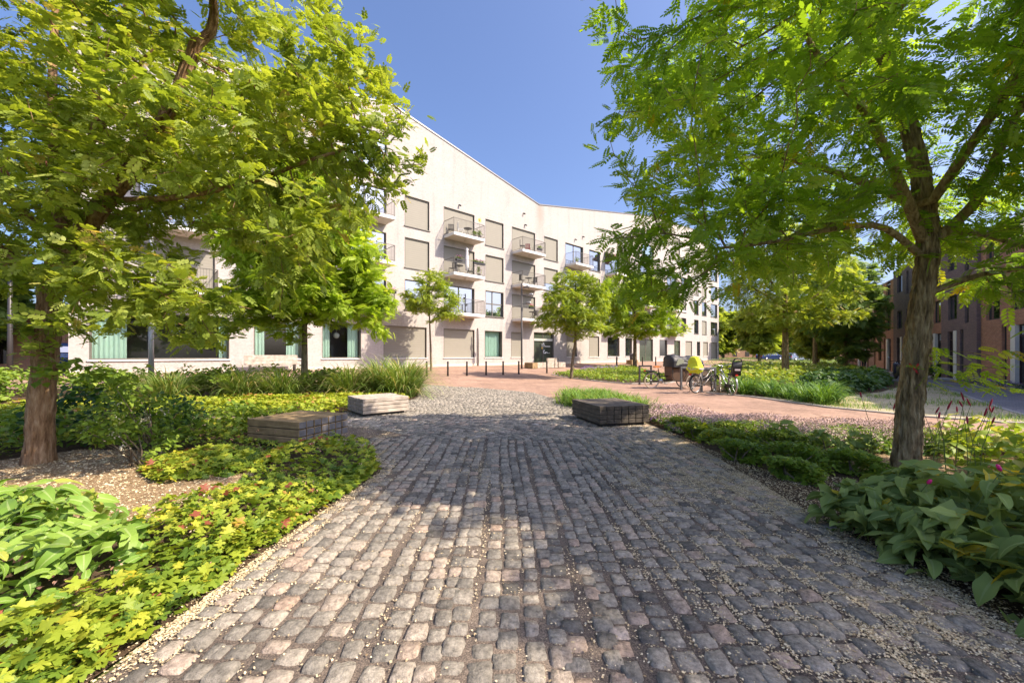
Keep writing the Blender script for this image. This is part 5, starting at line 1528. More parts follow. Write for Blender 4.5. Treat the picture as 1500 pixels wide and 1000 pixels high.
GL = [(-3.75, 13.7, 1.65, 'broad tall grass clump at the cobble edge, nearest the bollards'), (-4.6, 14.2, 1.7, 'tall grass clump just left of the one at the cobble edge'), (-4.1, 15.2, 1.6, 'tall grass clump behind the pale grey bench, rear one'),
      (-5.6, 13.6, 1.4, 'grass clump left of the pale grey bench'), (-7.6, 13.2, 1.35, 'feathery grass clump before the trunk of the yellow green tree'), (-8.7, 12.9, 1.3, 'grass clump with straw coloured base in the left hedge'), (-10.6, 12.3, 1.25, 'grass clump below the second mint curtain window')]
for x, y, h, l in GL: grass_clump(x, y, 620 if h > 1.2 else 420, h, (blade_a, blade_b), GRASS, l, spread=.42 if h > 1.2 else .28, dry=.1)
for x, y, sx, l in ((-6.5, 14.0, 1.0, 'rounded green shrub between two grass clumps, nearest the tree trunk'), (-9.7, 13.1, 1.0, 'rounded green shrub below the curtained windows'), (-12.2, 12.0, 1.05, 'rounded green shrub left of the grass clumps'), (-14.6, 11.0, 1.05, 'rounded green shrub at the left end of the hedge')):
    shrub(x, y, [(0, 0, .5, .85*sx, .6, .5), (.4, -.3, .4, .6, .5, .4)], 1300, .12, (rounded, oval), SHR, l, group='round shrubs in the left hedge', stems=4)

# right near bed
PERP = [(2.95, .9), (2.68, 2.2), (2.55, 3.0), (2.62, 3.5), (3.4, 3.6), (4.6, 3.6), (6.3, 3.8), (7.2, 3.0), (6.5, .9)]
c = Cloud()
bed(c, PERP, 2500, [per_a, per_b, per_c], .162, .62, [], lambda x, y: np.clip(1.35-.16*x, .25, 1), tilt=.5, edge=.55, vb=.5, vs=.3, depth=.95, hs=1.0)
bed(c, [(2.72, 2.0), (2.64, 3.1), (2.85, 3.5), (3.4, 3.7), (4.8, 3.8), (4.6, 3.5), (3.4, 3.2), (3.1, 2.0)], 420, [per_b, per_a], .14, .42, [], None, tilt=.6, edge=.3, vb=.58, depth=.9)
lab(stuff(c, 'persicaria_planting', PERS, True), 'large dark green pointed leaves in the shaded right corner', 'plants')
def spike(m, p, l, r, lean, R):
    a = R.rand()*6.28; d = Vector((math.cos(a)*lean, math.sin(a)*lean, 1)).normalized(); p = Vector(p)
    m.tube([p, p+d*l*.3, p+d*l*.8, p+d*l], [r*.4, r, r*.8, r*.15], 6)
def flowers(name, pts, h, l, r, mat, label, group, lean=.35):
    for i, (x, y) in enumerate(pts):
        R = np.random.RandomState(i+7)
        t = empty(name, (x, y, gz(x, y)), 0, label, 'flower', group)
        hh = h*(.85+.3*R.rand()); a = R.rand()*6.28; q = (math.cos(a)*lean*hh*.4, math.sin(a)*lean*hh*.4, hh)
        s = MB(); s.tube([(0, 0, 0), (q[0]*.3, q[1]*.3, hh*.6), q], [.005, .004, .003], 4, cap=False); s.build('stem', GER_S if False else plain('green_stem', (.14, .2, .05), .6), t, fix=False)
        m = MB(); spike(m, q, l*(.8+.5*R.rand()), r, lean, R); m.build('flower_spike', mat, t, fix=False)
flowers('magenta_flower', [(2.95, 3.02), (3.08, 2.72), (3.45, 2.35)], .6, .05, .013, MAG, 'small magenta blossom nodding among the large dark leaves', 'magenta blossoms in the dark leaves', .8)
rs2 = np.random.RandomState(5)
flowers('red_flower_spike', [(x, y) for x, y in zip(rs2.uniform(4.7, 7.4, 34), rs2.uniform(4.5, 5.4, 34))], .78, .09, .010, RED, 'slender red flower spike on a tall stem right of the leaning trunk', 'red flower spikes by the right trunk', .4)
c = Cloud()
bed(c, [(5.5, 4.4), (8.4, 4.2), (8.2, 5.6), (6.4, 6.2), (5.6, 5.2)], 800, [per_a, oval], .14, .55, [], None, tilt=.6, edge=.4, vb=.8, depth=.95)
lab(stuff(c, 'spike_flower_foliage', SHR, True), 'sunlit foliage under the red flower spikes', 'plants')
# low mounds along the right path edge
MND = [(3.15, 4.55, .36, .26, 'grey green'), (3.55, 5.0, .45, .34, ''), (3.0, 5.35, .4, .3, ''), (3.3, 5.95, .5, .33, ''), (3.05, 6.7, .45, .3, ''), (3.9, 5.7, .5, .36, ''), (3.7, 6.6, .55, .32, ''), (4.05, 4.75, .38, .3, ''), (3.15, 7.4, .4, .28, '')]
ML = ['smallest grey green leafy mound at the cobble edge, nearest the big leaves', 'leafy mound just behind the smallest one', 'round leafy mound at the edge of the cobbles with clover like leaves', 'leafy mound third along the cobble edge', 'leafy mound fourth along the cobble edge', 'leafy mound between the cobble edge and the pink flowers', 'bright green mound at the foot of the pink flowers', 'leafy mound by the bare soil left of the leaning trunk', 'leafy mound closest to the dark timber bench']
for (x, y, r, h, _), l in zip(MND, ML):
    shrub(x, y, [(0, 0, h*.45, r, r, h*.6)], 1500, .034, (pal5, rounded), GER if y > 5.5 else SHR, l, 'leafy_mound', 'low leafy mounds by the right path edge', 3, .5)  # rear mounds take the yellower leaf: sunlight put into their colour
UPR = [(4.35, 5.5), (4.7, 5.35), (4.1, 5.9)]
for i, (x, y) in enumerate(UPR):
    shrub(x, y, [(0, 0, .24, .2, .18, .22)], 50, .13, (per_c, per_a), PERS, ['upright broad leaved plant left of the leaning trunk, middle one', 'upright broad leaved plant nearest the leaning trunk', 'upright broad leaved plant farthest from the leaning trunk'][i], 'broad_leaved_plant', 'upright plants by the right trunk', 3, .7, tilt=1.2)
# pink flower field
PKF = [(3.0, 7.2), (3.6, 6.7), (4.6, 5.7), (6.6, 5.6), (7.9, 6.0), (6.8, 7.2), (4.7, 7.8), (3.9, 9.5), (3.3, 10.2), (2.9, 8.8)]
c = Cloud()
bed(c, PKF, 9500, [pal5, rounded], .045, .22, [], None, edge=.3, vb=.55)
lab(stuff(c, 'flowering_groundcover', GER_S), 'green leaves under the pink flowers right of the bench', 'ground cover')
lab(bits('pink_flowers', PKF, 5600, .36, PINK, .024, 5, [], lambda x, y: np.clip(.3+.3*(y-5.4)+.5*pnoise(x, y, 1.2, 3), .08, 1), .03), 'faded pink flowers covering the right bed', 'flowers')
lab(bits('purple_flowers', [(2.8, 8.2), (3.2, 6.9), (3.9, 6.4), (4.3, 7.3), (3.6, 8.6)], 260, .3, VIOL, .02, 5, [], None, .02), 'violet flowers beside the dark timber bench', 'flowers')
# strap-leaved tufts behind the dark bench
TB = [(2.9, 8.9), (1.65, 11.3), (1.5, 12.6), (2.1, 13.5), (3.2, 12.0), (3.75, 9.7)]
tx, ty = fill(TB, 42)
tp = None
pts = sorted(zip(tx, ty))
c = Cloud(); nb = 190
for (x, y) in pts:
    a = rb.rand(nb)*6.283; le = np.abs(rb.normal(0, .55, nb))+.1
    D = np.stack([np.cos(a)*np.sin(le), np.sin(a)*np.sin(le), np.cos(le)], 1); U = np.stack([-np.cos(a)*np.cos(le), -np.sin(a)*np.cos(le), np.sin(le)], 1)
    P = np.stack([x+rb.normal(0, .16, nb), y+rb.normal(0, .16, nb), np.full(nb, gz(x, y))], 1)
    k = rb.rand(nb) < .5; M = frames(D, U, .42*(.6+.7*rb.rand(nb))); v = np.clip(.68+rb.normal(0, .2, nb), 0, 1)
    M = M*1.2; c.add(blade_c, M[k], P[k], v[k]); c.add(blade_d, M[~k], P[~k], v[~k])
lab(stuff(c, 'grassy_border', LILY), 'dense strap leaved grassy border behind the dark timber bench', 'grass')

# planted island
c = Cloud()
bed(c, ISLE, 9000, [rounded, oval], .12, .34, [], None, edge=.35, vb=.6)
lab(stuff(c, 'island_groundcover', SHR), 'bright low leafy cover on the planted island', 'ground cover')
lab(bits('lavender_flowers', [(5.0, 28), (9, 33), (9.5, 35), (5, 30)], 300, .45, VIOL, .05, 5, [], None, .06), 'violet flowers at the rear of the planted island', 'flowers')
# right-hand lily bed
pr = grass_clump(8.9, 13.6, 150, .75, (blade_c, blade_d), LILY, 'arching lily clump at the path edge right of the bicycles, nearest the child seat', 'lily_clump', 'arching lily clumps along the clinker path', .2, (.2, .5), .36)
LP = [(9.0, 12.9), (9.05, 12.2), (9.15, 11.6), (9.7, 12.3), (9.6, 13.1), (9.5, 13.9), (9.2, 14.5), (8.6, 14.6), (10.2, 13.4), (10.2, 14.3), (9.9, 15.2), (8.7, 15.6), (9.3, 16.0), (10.8, 14.6), (10.0, 12.75)]
for i, (x, y) in enumerate(LP):
    copy_tree(pr, (x, y, 0), i*1.7, (.85+.1*(i % 4),)*3, 'arching lily clump massed along the clinker path right of the bicycles')
pr['label'] = 'arching lily clump massed along the clinker path right of the bicycles'
c = Cloud()
bed(c, [(10.2, 12.7), (12.2, 14.2), (11.8, 15.2), (10.3, 14.6)], 900, [oval, rounded], .16, .5, [], None, edge=.3, vb=.35, depth=.8)
bed(c, [(11.8, 14.6), (14.2, 15.6), (18.4, 19.2), (20.5, 22.5), (17, 22), (12.5, 17.5)], 3600, [oval, per_b], .24, .75, [], None, edge=.5, vb=.5, depth=.8)
lab(stuff(c, 'dark_groundcover', SHR_D, True), 'dark glossy leaf mass between lilies and the grey street', 'plants')
c = Cloud()
bed(c, [(8.9, 17.2), (9.5, 15.6), (12.3, 17.6), (17, 22.2), (20.7, 22.8), (25, 28), (33, 39), (29, 44), (18, 36), (11, 22)], 11000, [oval, rounded], .2, .75, [], None, edge=.5, vb=.68, depth=.7)
lab(stuff(c, 'bright_bed_planting', SHR, True), 'bright green planting filling the bed behind the bicycles', 'plants')
# dry grass tufts on the verge
c = Cloud()
x, y = fill(STRIP, 3800, (), lambda x, y: np.clip(pnoise(x, y, .9, 8)*3+.25, .03, 1)); n = len(x)
a = rb.rand(n)*6.283; le = np.abs(rb.normal(0, .6, n))
D = np.stack([np.cos(a)*np.sin(le), np.sin(a)*np.sin(le), np.cos(le)], 1); U = np.stack([-np.cos(a)*np.cos(le), -np.sin(a)*np.cos(le), np.sin(le)], 1)
c.add(blade_c, frames(D, U, .16*(.5+rb.rand(n))), np.stack([x, y, np.full(n, .01)], 1), np.clip(.6+rb.normal(0, .3, n), 0, 1))
lab(stuff(c, 'verge_grass', LILY), 'thin dry grass on the verge beside the grey street', 'grass')
# flower strips at the houses
def strip_at(t0, t1, lab_, col=VIOL):
    a = HO+HD*t0; b = HO+HD*t1; n_ = Vector((-HD.y, HD.x, 0))
    poly = [(a.x+n_.x*.05, a.y+n_.y*.05), (b.x+n_.x*.05, b.y+n_.y*.05), (b.x+n_.x*.75, b.y+n_.y*.75), (a.x+n_.x*.75, a.y+n_.y*.75)]
    c = Cloud(); bed(c, poly, 500, [oval], .1, .3, [], None, edge=.2, vb=.5); lab(stuff(c, 'house_border', SHR_D), 'green leaves '+lab_, 'plants')
    lab(bits('house_flowers', poly, 260, .38, col, .04, 5, [], None, .05), 'violet flowers '+lab_, 'flowers')
strip_at(-4.3, -.3, 'along the wall of the near orange house'); strip_at(14.5, 17.5, 'along the wall behind the walking person')
shrub(23.45+.5045*4.6-.3, 19.9+.8635*4.6, [(0, 0, .45, .45, .45, .45)], 500, .1, (oval, rounded), SHR_D, 'small dark shrub by the white door of the dark purple house', stems=3)
# meadow toward the horizon
c = Cloud()
bed(c, [(22, 46), (34, 48), (60, 68), (80, 80), (60, 95), (40, 80)], 7000, [blade_c], .5, .35, [], None, edge=2, vb=.7, depth=.9)
lab(stuff(c, 'meadow_grass', LILY), 'sunny meadow grass around the far parked cars', 'grass')

# fallen blossoms between the stones and on the mulch
c = Cloud()
chip = t_chip()
def litter(poly, n, dens, size, z, avoid=()):
    x, y = fill(poly, n, avoid, dens); n = len(x)
    a = rb.rand(n)*6.283
    D = np.stack([np.cos(a), np.sin(a), rb.normal(0, .2, n)], 1); U = rb.normal(0, .35, (n, 3)); U[:, 2] += 1
    c.add(chip, frames(D, U, size*(.6+.8*rb.rand(n))), np.stack([x, y, gz_np(x, y)+z+.004*rb.rand(n)], 1), np.clip(rb.beta(2, 1.6, n), 0, 1))
def dcob(x, y):
    right = np.clip((x-.4)/1.9, 0, 1)**1.6*np.clip((y-1.0)/1.2, .2, 1)
    left = np.clip(1-(edge_dist(x, y, COBBLE)/.3), 0, 1)
    pn = pnoise(x, y, 1.3, 2); pf = pnoise(x, y, 5.5, 9)
    d = .04+1.15*right*(.7+.9*pn)+.8*left+.35*np.clip(pn*2-.35, 0, 1)*(y > 3.5)
    on = TOPS[np.clip(((x+8)*100).astype(int), 0, 1399), np.clip(((y+3)*100).astype(int), 0, 2399)]
    d = d*np.where(on, .16+.5*right, 1.7)
    return np.clip(d*np.clip(.6+1.4*pf, .05, 1.4), 0, 1)*np.clip(3.6/np.maximum(y, 1.5), .25, 1)*np.clip((12-y)/5, .05, 1)
litter([p for p in COBBLE if p[1] < 30], 150000, dcob, .0115, .011)
litter([(-2.0, 1.3), (-1.75, 1.5), (-1.68, 3.0), (-1.5, 4.9), (-1.7, 5.0), (-1.95, 3.0)], 2200, None, .0115, .012)
litter([(2.4, 1.4), (2.85, 1.4), (2.9, 3.6), (3.9, 3.8), (4.2, 4.6), (3.2, 4.8), (3.0, 6), (2.95, 7.6), (2.7, 7.6), (2.6, 6), (2.4, 3.8)], 13000, None, .0125, .012)
litter(MULCH, 9000, None, .02, .02)
litter([(4.2, 4.7), (5.6, 4.9), (6.2, 5.6), (4.6, 6.0)], 1800, None, .018, .012)
lab(stuff(c, 'blossom_litter', LIT), 'dry beige fallen blossoms scattered over cobbles and mulch', 'fallen blossoms')

# ------------------------------------------------------------------ bicycles and racks
def crease(o, amp, sc, cuts=2):
    bm = bmesh.new(); bm.from_mesh(o.data)
    bmesh.ops.remove_doubles(bm, verts=bm.verts, dist=.0005)
    bmesh.ops.subdivide_edges(bm, edges=bm.edges[:], cuts=cuts, use_grid_fill=True)
    bm.normal_update()
    for v in bm.verts:
        c = v.co*sc
        f = 1-abs(noise.noise(c))*2.4
        v.co += v.normal*amp*(f+.6*noise.noise(c*2.7))
    for f in bm.faces: f.smooth = True
    bm.to_mesh(o.data); bm.free()
m_tyre = plain('tyre_rubber', (.025, .024, .024), .8); m_tan = plain('cream_tyre', (.45, .36, .27), .8)
m_chrome = plain('bare_metal', (.55, .55, .55), .3, .9); m_silver = plain('silver_paint', (.3, .31, .31), .35, .5)
m_lamp = plain('rear_lamp_red', (.6, .02, .02), .3)
def wheel(parent, x, y, r, tyre, steer=0.0):
    a = math.radians(steer)
    def loc(px, pz): return (x+px*math.cos(a), y+px*math.sin(a), r+pz)
    m = MB()
    pts = [loc((r-.045)*math.cos(6.2832*i/28), (r-.045)*math.sin(6.2832*i/28)) for i in range(28)]
    m.tube(pts, .011, 6, closed=True)
    n = Vector((-math.sin(a), math.cos(a), 0)); c = Vector((x, y, r))
    m.tube([c-n*.05, c+n*.05], .022, 8)
    for i in range(14):
        w = 6.2832*i/14
        m.tube([c+n*(.03 if i % 2 else -.03), Vector(loc((r-.05)*math.cos(w), (r-.05)*math.sin(w)))], .0025, 3, cap=False)
    wh = m.build('wheel', m_chrome, parent)
    t = MB(); t.tube([loc((r-.022)*math.cos(6.2832*i/32), (r-.022)*math.sin(6.2832*i/32)) for i in range(32)], .022, 8, closed=True); t.build('tyre', tyre, wh)
    return wh
def mudguard(parent, x, r, a0, a1, mat):
    m = MB(); vs = []; fs = []
    for i in range(13):
        a = math.radians(a0+(a1-a0)*i/12)
        for y, rr in ((-.028, r+.02), (0, r+.032), (.028, r+.02)): vs.append((x+rr*math.cos(a), y, r+rr*math.sin(a)))
    for i in range(12):
        fs += [(3*i, 3*i+1, 3*i+4, 3*i+3), (3*i+1, 3*i+2, 3*i+5, 3*i+4)]
    m.add(vs, fs, 0, True); m.build('mudguard', mat, parent, fix=False)
def city_bike(x, y, hd, frame, tyre, lab, steer=0):
    """rear wheel at the origin, front along +x"""
    t = empty('bicycle', (x, y, gz(x, y)), hd, lab, 'bicycle', 'bicycles parked at the hoops')
    r = .345; wb = 1.08
    wheel(t, 0, 0, r, tyre); wheel(t, wb, 0, r, tyre, steer)
    m = MB()
    bb = (.43, 0, .29); st = (.27, 0, .78); ht = (.92, 0, .86); hb = (.95, 0, .68)
    m.tube([bb, st], .018, 8); m.tube([hb, (.7, 0, .45), bb], .02, 8); m.tube([ht, (.66, 0, .62), (.36, 0, .52)], .016, 8); m.tube([hb, ht], .021, 8)
    for s in (-.05, .05):
        m.tube([(0, s, r), (.42, s*.6, .29)], .010, 6); m.tube([(0, s, r), (.28, s*.5, .72)], .009, 6)
        m.tube([hb, (1.0, s, .55), (wb, s, r)], .012, 6)
    m.build('frame', frame, t)
    s = MB(); s.tube([st, (.24, 0, .9)], .013, 8); s.prism([(.06, .93), (.14, .96), (.3, .955), (.43, .95), (.43, .93), (.3, .91), (.1, .9)], -.08, .08, 0, lambda v: (v[0], v[1]*(1.15-1.9*max(0, v[0]-.12)), v[2])); s.build('saddle', m_black, t)
    h = MB(); h.tube([ht, (.9, 0, 1.02)], .013, 8); h.tube([(.68, -.3, 1.06), (.82, -.28, 1.08), (.92, -.1, 1.03), (.92, .1, 1.03), (.82, .28, 1.08), (.68, .3, 1.06)], .011, 8); hb_ = h.build('handlebar', m_chrome, t)
    for q in (-.3, .3):
        g = MB(); g.tube([(.68, q, 1.06), (.8, q*.94, 1.078)], .017, 8); g.build('grip', m_black, hb_)
    k = MB()
    for q in (-.06, .06): k.tube([(.26, q, .72), (-.3, q, .74)], .006, 5); k.tube([(-.22, q, .74), (0, q*.9, r)], .005, 5)
    for q in (-.3, -.15, 0, .15): k.tube([(q, -.06, .735), (q, .06, .735)], .005, 5)
    k.build('rear_rack', m_black, t)
    l = MB(); l.bbox(-.33, -.29, -.045, .045, .69, .74, .008); l.build('rear_light', m_lamp, t)
    l = MB(); l.tube([(1.0, 0, .84), (1.09, 0, .84)], [.03, .04], 10); l.build('front_lamp', m_chrome, t)
    c = MB(); c.bbox(-.02, .5, .06, .085, .24, .38, .012); c.tube([(.43, -.09, .29), (.43, .1, .29)], .02, 8); c.tube([(.43, .1, .29), (.5, .1, .13)], .01, 6); c.bbox(.45, .55, .1, .18, .11, .135, .005); c.build('chain_guard', m_black, t)
    mudguard(t, 0, r, 15, 195, m_black if frame is not m_silver else m_silver); mudguard(t, wb, r, 20, 150, m_black if frame is not m_silver else m_silver)
    b = MB(); b.tube([(.02, .1, r-.05), (-.1, .22, .02)], .009, 6); b.build('kickstand', m_black, t)
    return t
b2 = city_bike(6.85, 14.85, math.radians(30), plain('pale_frame', (.34, .30, .27), .35, .3), m_tyre, 'city bicycle with a yellow high visibility cover over its rear', 20)
b3 = city_bike(7.9, 14.25, math.radians(84), m_silver, m_tan, 'silver bicycle with a black child seat behind the saddle', -25)
cs = MB()
cs.prism([(-.3, .70), (.06, .70), (.08, .76), (-.16, .80), (-.26, 1.1), (-.32, 1.2), (-.39, 1.2), (-.36, .98)], -.145, .145, 0, None, True)
cs.build('child_seat', m_black, b3)
cs = MB(); cs.tube([(-.34, -.14, 1.0), (-.37, -.15, 1.2), (-.40, -.10, 1.29), (-.41, 0, 1.31), (-.40, .10, 1.29), (-.37, .15, 1.2), (-.34, .14, 1.0)], .022, 8)

cs.build('seat_rim', m_black, b3)
cs = MB(); cs.bbox(-.39, -.372, -.09, .09, .88, .94, .003); cs.build('reflector', plain('pale_sticker', (.6, .5, .5), .4), b3)
def hivis():
    a = math.radians(30); t = empty('high_visibility_cover', (6.85, 14.85, 0), a, 'crumpled yellow high visibility cover draped over the bicycle rear', 'bike cover')
    m = MB(); n = 20; prof = [(.03, 1.36), (.12, 1.33), (.18, 1.22), (.21, 1.05), (.26, .92), (.22, .84), (.16, .76)]
    R = random.Random(4); vs = []; fs = []
    for i, (r, z) in enumerate(prof):
        for j in range(n):
            w = 6.2832*j/n; k = 1+.12*math.sin(w*3+i*.9)+R.uniform(-.05, .05)
            vs.append((-.05+r*k*math.cos(w), r*1.15*k*math.sin(w), z+.02*math.sin(w*4+i)))
    for i in range(len(prof)-1):
        for j in range(n):
            fs.append((i*n+j, i*n+(j+1) % n, (i+1)*n+(j+1) % n, (i+1)*n+j))
    fs.append(tuple(range(n)))
    m.add(vs, fs, 0, True); o = m.build('cover', plain('neon_yellow', (.60, .66, .03), .7), t); crease(o, .022, 7)
    s = MB(); vs = []
    for zz in (.90, .96):
        for j in range(n):
            w = 6.2832*j/n; r = .268 if zz < .93 else .255; k = 1+.12*math.sin(w*3+3.6)
            vs.append((-.05+r*k*math.cos(w), r*1.15*k*math.sin(w), zz+.02*math.sin(w*4+4)))
    s.add(vs, [(j, (j+1) % n, n+(j+1) % n, n+j) for j in range(n)], 0, True); s.build('reflective_band', plain('reflective_grey', (.45, .43, .44), .35, .4), t, fix=False)
hivis()
def cargo_bike():
    t = empty('cargo_bicycle', (5.95, 16.95, 0), math.radians(8), 'black electric cargo bicycle with brown box and dark rain canopy', 'cargo bicycle')
    wheel(t, 0, 0, .34, m_tan)
    wheel(t, 1.62, -.38, .29, m_tan); wheel(t, 1.62, .38, .29, m_tan)
    f = MB(); f.tube([(0, 0, .34), (.4, 0, .32), (.8, 0, .34), (1.5, 0, .3)], .03, 8); f.tube([(.4, 0, .32), (.3, 0, .8)], .022, 8); f.tube([(0, .05, .34), (.33, .03, .66)], .012, 6); f.tube([(0, -.05, .34), (.33, -.03, .66)], .012, 6)
    f.tube([(1.62, -.4, .29), (1.62, .4, .29)], .025, 8); f.tube([(.34, 0, .5), (.85, 0, .55)], .025, 8); f.build('frame', m_black, t)
    s = MB(); s.prism([(.1, .93), (.18, .97), (.32, .965), (.46, .95), (.45, .93), (.3, .9), (.12, .89)], -.1, .1, 0, lambda v: (v[0], v[1]*(1.2-1.9*max(0, v[0]-.15)), v[2])); s.tube([(.3, 0, .8), (.28, 0, .92)], .016, 8); s.build('saddle', plain('orange_leather', (.55, .19, .05), .5), t)
    k = MB()
    for q in (-.08, .08): k.tube([(.28, q, .74), (-.3, q, .76)], .01, 6); k.tube([(-.2, q, .76), (0, q, .36)], .008, 6)
    k.bbox(-.3, .1, -.09, .09, .72, .78, .01); k.build('rear_rack', m_black, t)
    l = MB(); l.bbox(-.34, -.3, -.05, .05, .73, .78, .008); l.build('rear_light', m_lamp, t)
    b = MB(); tr = lambda v: (v[0], v[1]*(.8+.25*(v[2]-.3)), v[2])
    b.prism([(.82, .34), (1.55, .3), (2.0, .42), (2.08, .92), (.76, .95), (.74, .55)], -.34, .34, 0, tr); b.build('box', plain('brown_cargo_fabric', (.14, .085, .055), .8), t)
    e = MB(); e.tube([(.76, -.345, .95), (.77, -.33, .5), (.86, -.32, .35), (1.3, -.32, .33)], .014, 6); e.tube([(.8, -.36, .9), (1.25, -.35, .85), (1.38, -.34, .6), (1.25, -.33, .38)], .012, 6); e.build('box_trim', m_black, t)
    c = MB(); R = random.Random(9); vs = []; fs = []; n = 18
    for i in range(7):
        for j in range(n+1):
            q = j/n; w = math.pi*q
            zz = .93+(.48+.05*math.sin(i*1.7))*math.sin(w)**.6*(1-.25*(i/6)**2)
            vs.append((.72+1.4*i/6+R.uniform(-.02, .02), -.40*math.cos(w)+R.uniform(-.02, .02), zz+R.uniform(-.015, .015)))
    for i in range(6):
        for j in range(n): fs.append((i*(n+1)+j, (i+1)*(n+1)+j, (i+1)*(n+1)+j+1, i*(n+1)+j+1))
    fs.append(tuple(range(n+1))); fs.append(tuple(6*(n+1)+j for j in range(n, -1, -1)))
    c.add(vs, fs, 0, True); cn = c.build('rain_canopy', plain('black_canopy', (.035, .033, .035), .55), t); crease(cn, .03, 5)
    w = MB(); w.prism([(.86, 1.0), (1.24, 1.0), (1.22, 1.22), (1.1, 1.27), (.95, 1.24)], -.425, -.405); w.build('canopy_window', plain('cloudy_vinyl', (.30, .31, .23), .25), cn)
    w = MB(); w.prism([(1.5, .99), (1.9, .99), (1.86, 1.1), (1.6, 1.13)], -.42, -.405); w.build('canopy_window', plain('cloudy_vinyl', (.30, .31, .23), .25), cn)
    h = MB(); h.tube([(.66, -.3, 1.12), (.75, -.1, 1.14), (.75, .1, 1.14), (.66, .3, 1.12)], .012, 8); h.tube([(.75, 0, 1.14), (.8, 0, .6)], .016, 8); h.build('handlebar', m_black, t)
    mo = MB(); mo.lathe([(.03, -.06), (.1, -.05), (.1, .05), (.03, .06)], (.42, 0, .32), 14, axis='y'); mo.tube([(.42, -.12, .32), (.55, -.12, .22)], .012, 6); mo.bbox(.5, .62, -.2, -.1, .2, .225, .005); mo.build('crank', m_chrome, t)
    mudguard(t, 0, .34, 20, 190, m_black)
cargo_bike()
def hoop(x, y, a, w, h, mat, lab):
    t = empty('bicycle_rack', (x, y, 0), a, lab, 'bike rack', 'steel hoops for parking bicycles')
    m = MB(); b = .035
    m.bbox(0, .07, -b, b, -.02, h, .004); m.bbox(w-.07, w, -b, b, -.02, h, .004); m.bbox(.0701, w-.0701, -b, b, h-.08, h, .004)
    m.build('hoop', mat, t)
    for q in (0, w-.07):
        f = MB(); f.box(q-.03, q+.10, -.07, .07, 0, .012); f.build('base_plate', mat, t)
m_hoop = plain('steel_hoop', (.17, .17, .18), .45, .6)
hoop(6.12, 19.2, .25, .7, .93, m_post, 'empty dark steel bicycle hoop left of the cargo bicycle')
hoop(6.92, 16.35, .35, .62, .95, m_hoop, 'grey steel hoop in front of the cargo bicycle box')
hoop(7.28, 15.35, .3, .72, .95, m_hoop, 'steel hoop between the yellow covered bicycle and the child seat bicycle')
# moped by the white door jambs
def moped():
    x, y = 22.2, 22.6
    t = empty('moped', (x, y, 0), 1.05, 'dark moped parked by the white door jambs of the brick houses', 'moped')
    for px in (0, 1.2):
        w = MB(); w.lathe([(.1, -.05), (.22, -.05), (.25, 0), (.22, .05), (.1, .05)], (px, 0, .25), 20, axis='y'); w.build('wheel', m_tyre, t)
    b = MB(); b.prism([(-.3, .45), (-.25, .75), (.45, .78), (.5, .4), (.85, .3), (1.0, .85), (1.08, .95), (1.15, .5), (1.0, .22), (.4, .2), (0, .3)], -.16, .16, 0, None, False); b.build('body', plain('dark_moped_paint', (.03, .03, .04), .25), t)
    s = MB(); s.prism([(-.3, .76), (.42, .79), (.4, .86), (-.2, .88)], -.14, .14); s.build('saddle', m_black, t)
    h = MB(); h.tube([(1.05, -.33, 1.1), (1.08, 0, 1.02), (1.05, .33, 1.1)], .015, 8); h.tube([(1.08, 0, 1.02), (1.1, 0, .9)], .03, 8); h.build('handlebar', m_black, t)
    l = MB(); l.ball((1.12, 0, .92), .06, .09, .08); l.build('headlight', plain('clear_lamp', (.7, .7, .7), .15), t)
    for q in (-.36, .36):
        r = MB(); r.tube([(1.05, q*.8, 1.1), (1.03, q, 1.24)], .006, 5); r.ball((1.03, q, 1.27), .02, .06, .04); r.build('mirror', plain('pale_mirror', (.5, .55, .65), .2, .5), t)
moped()

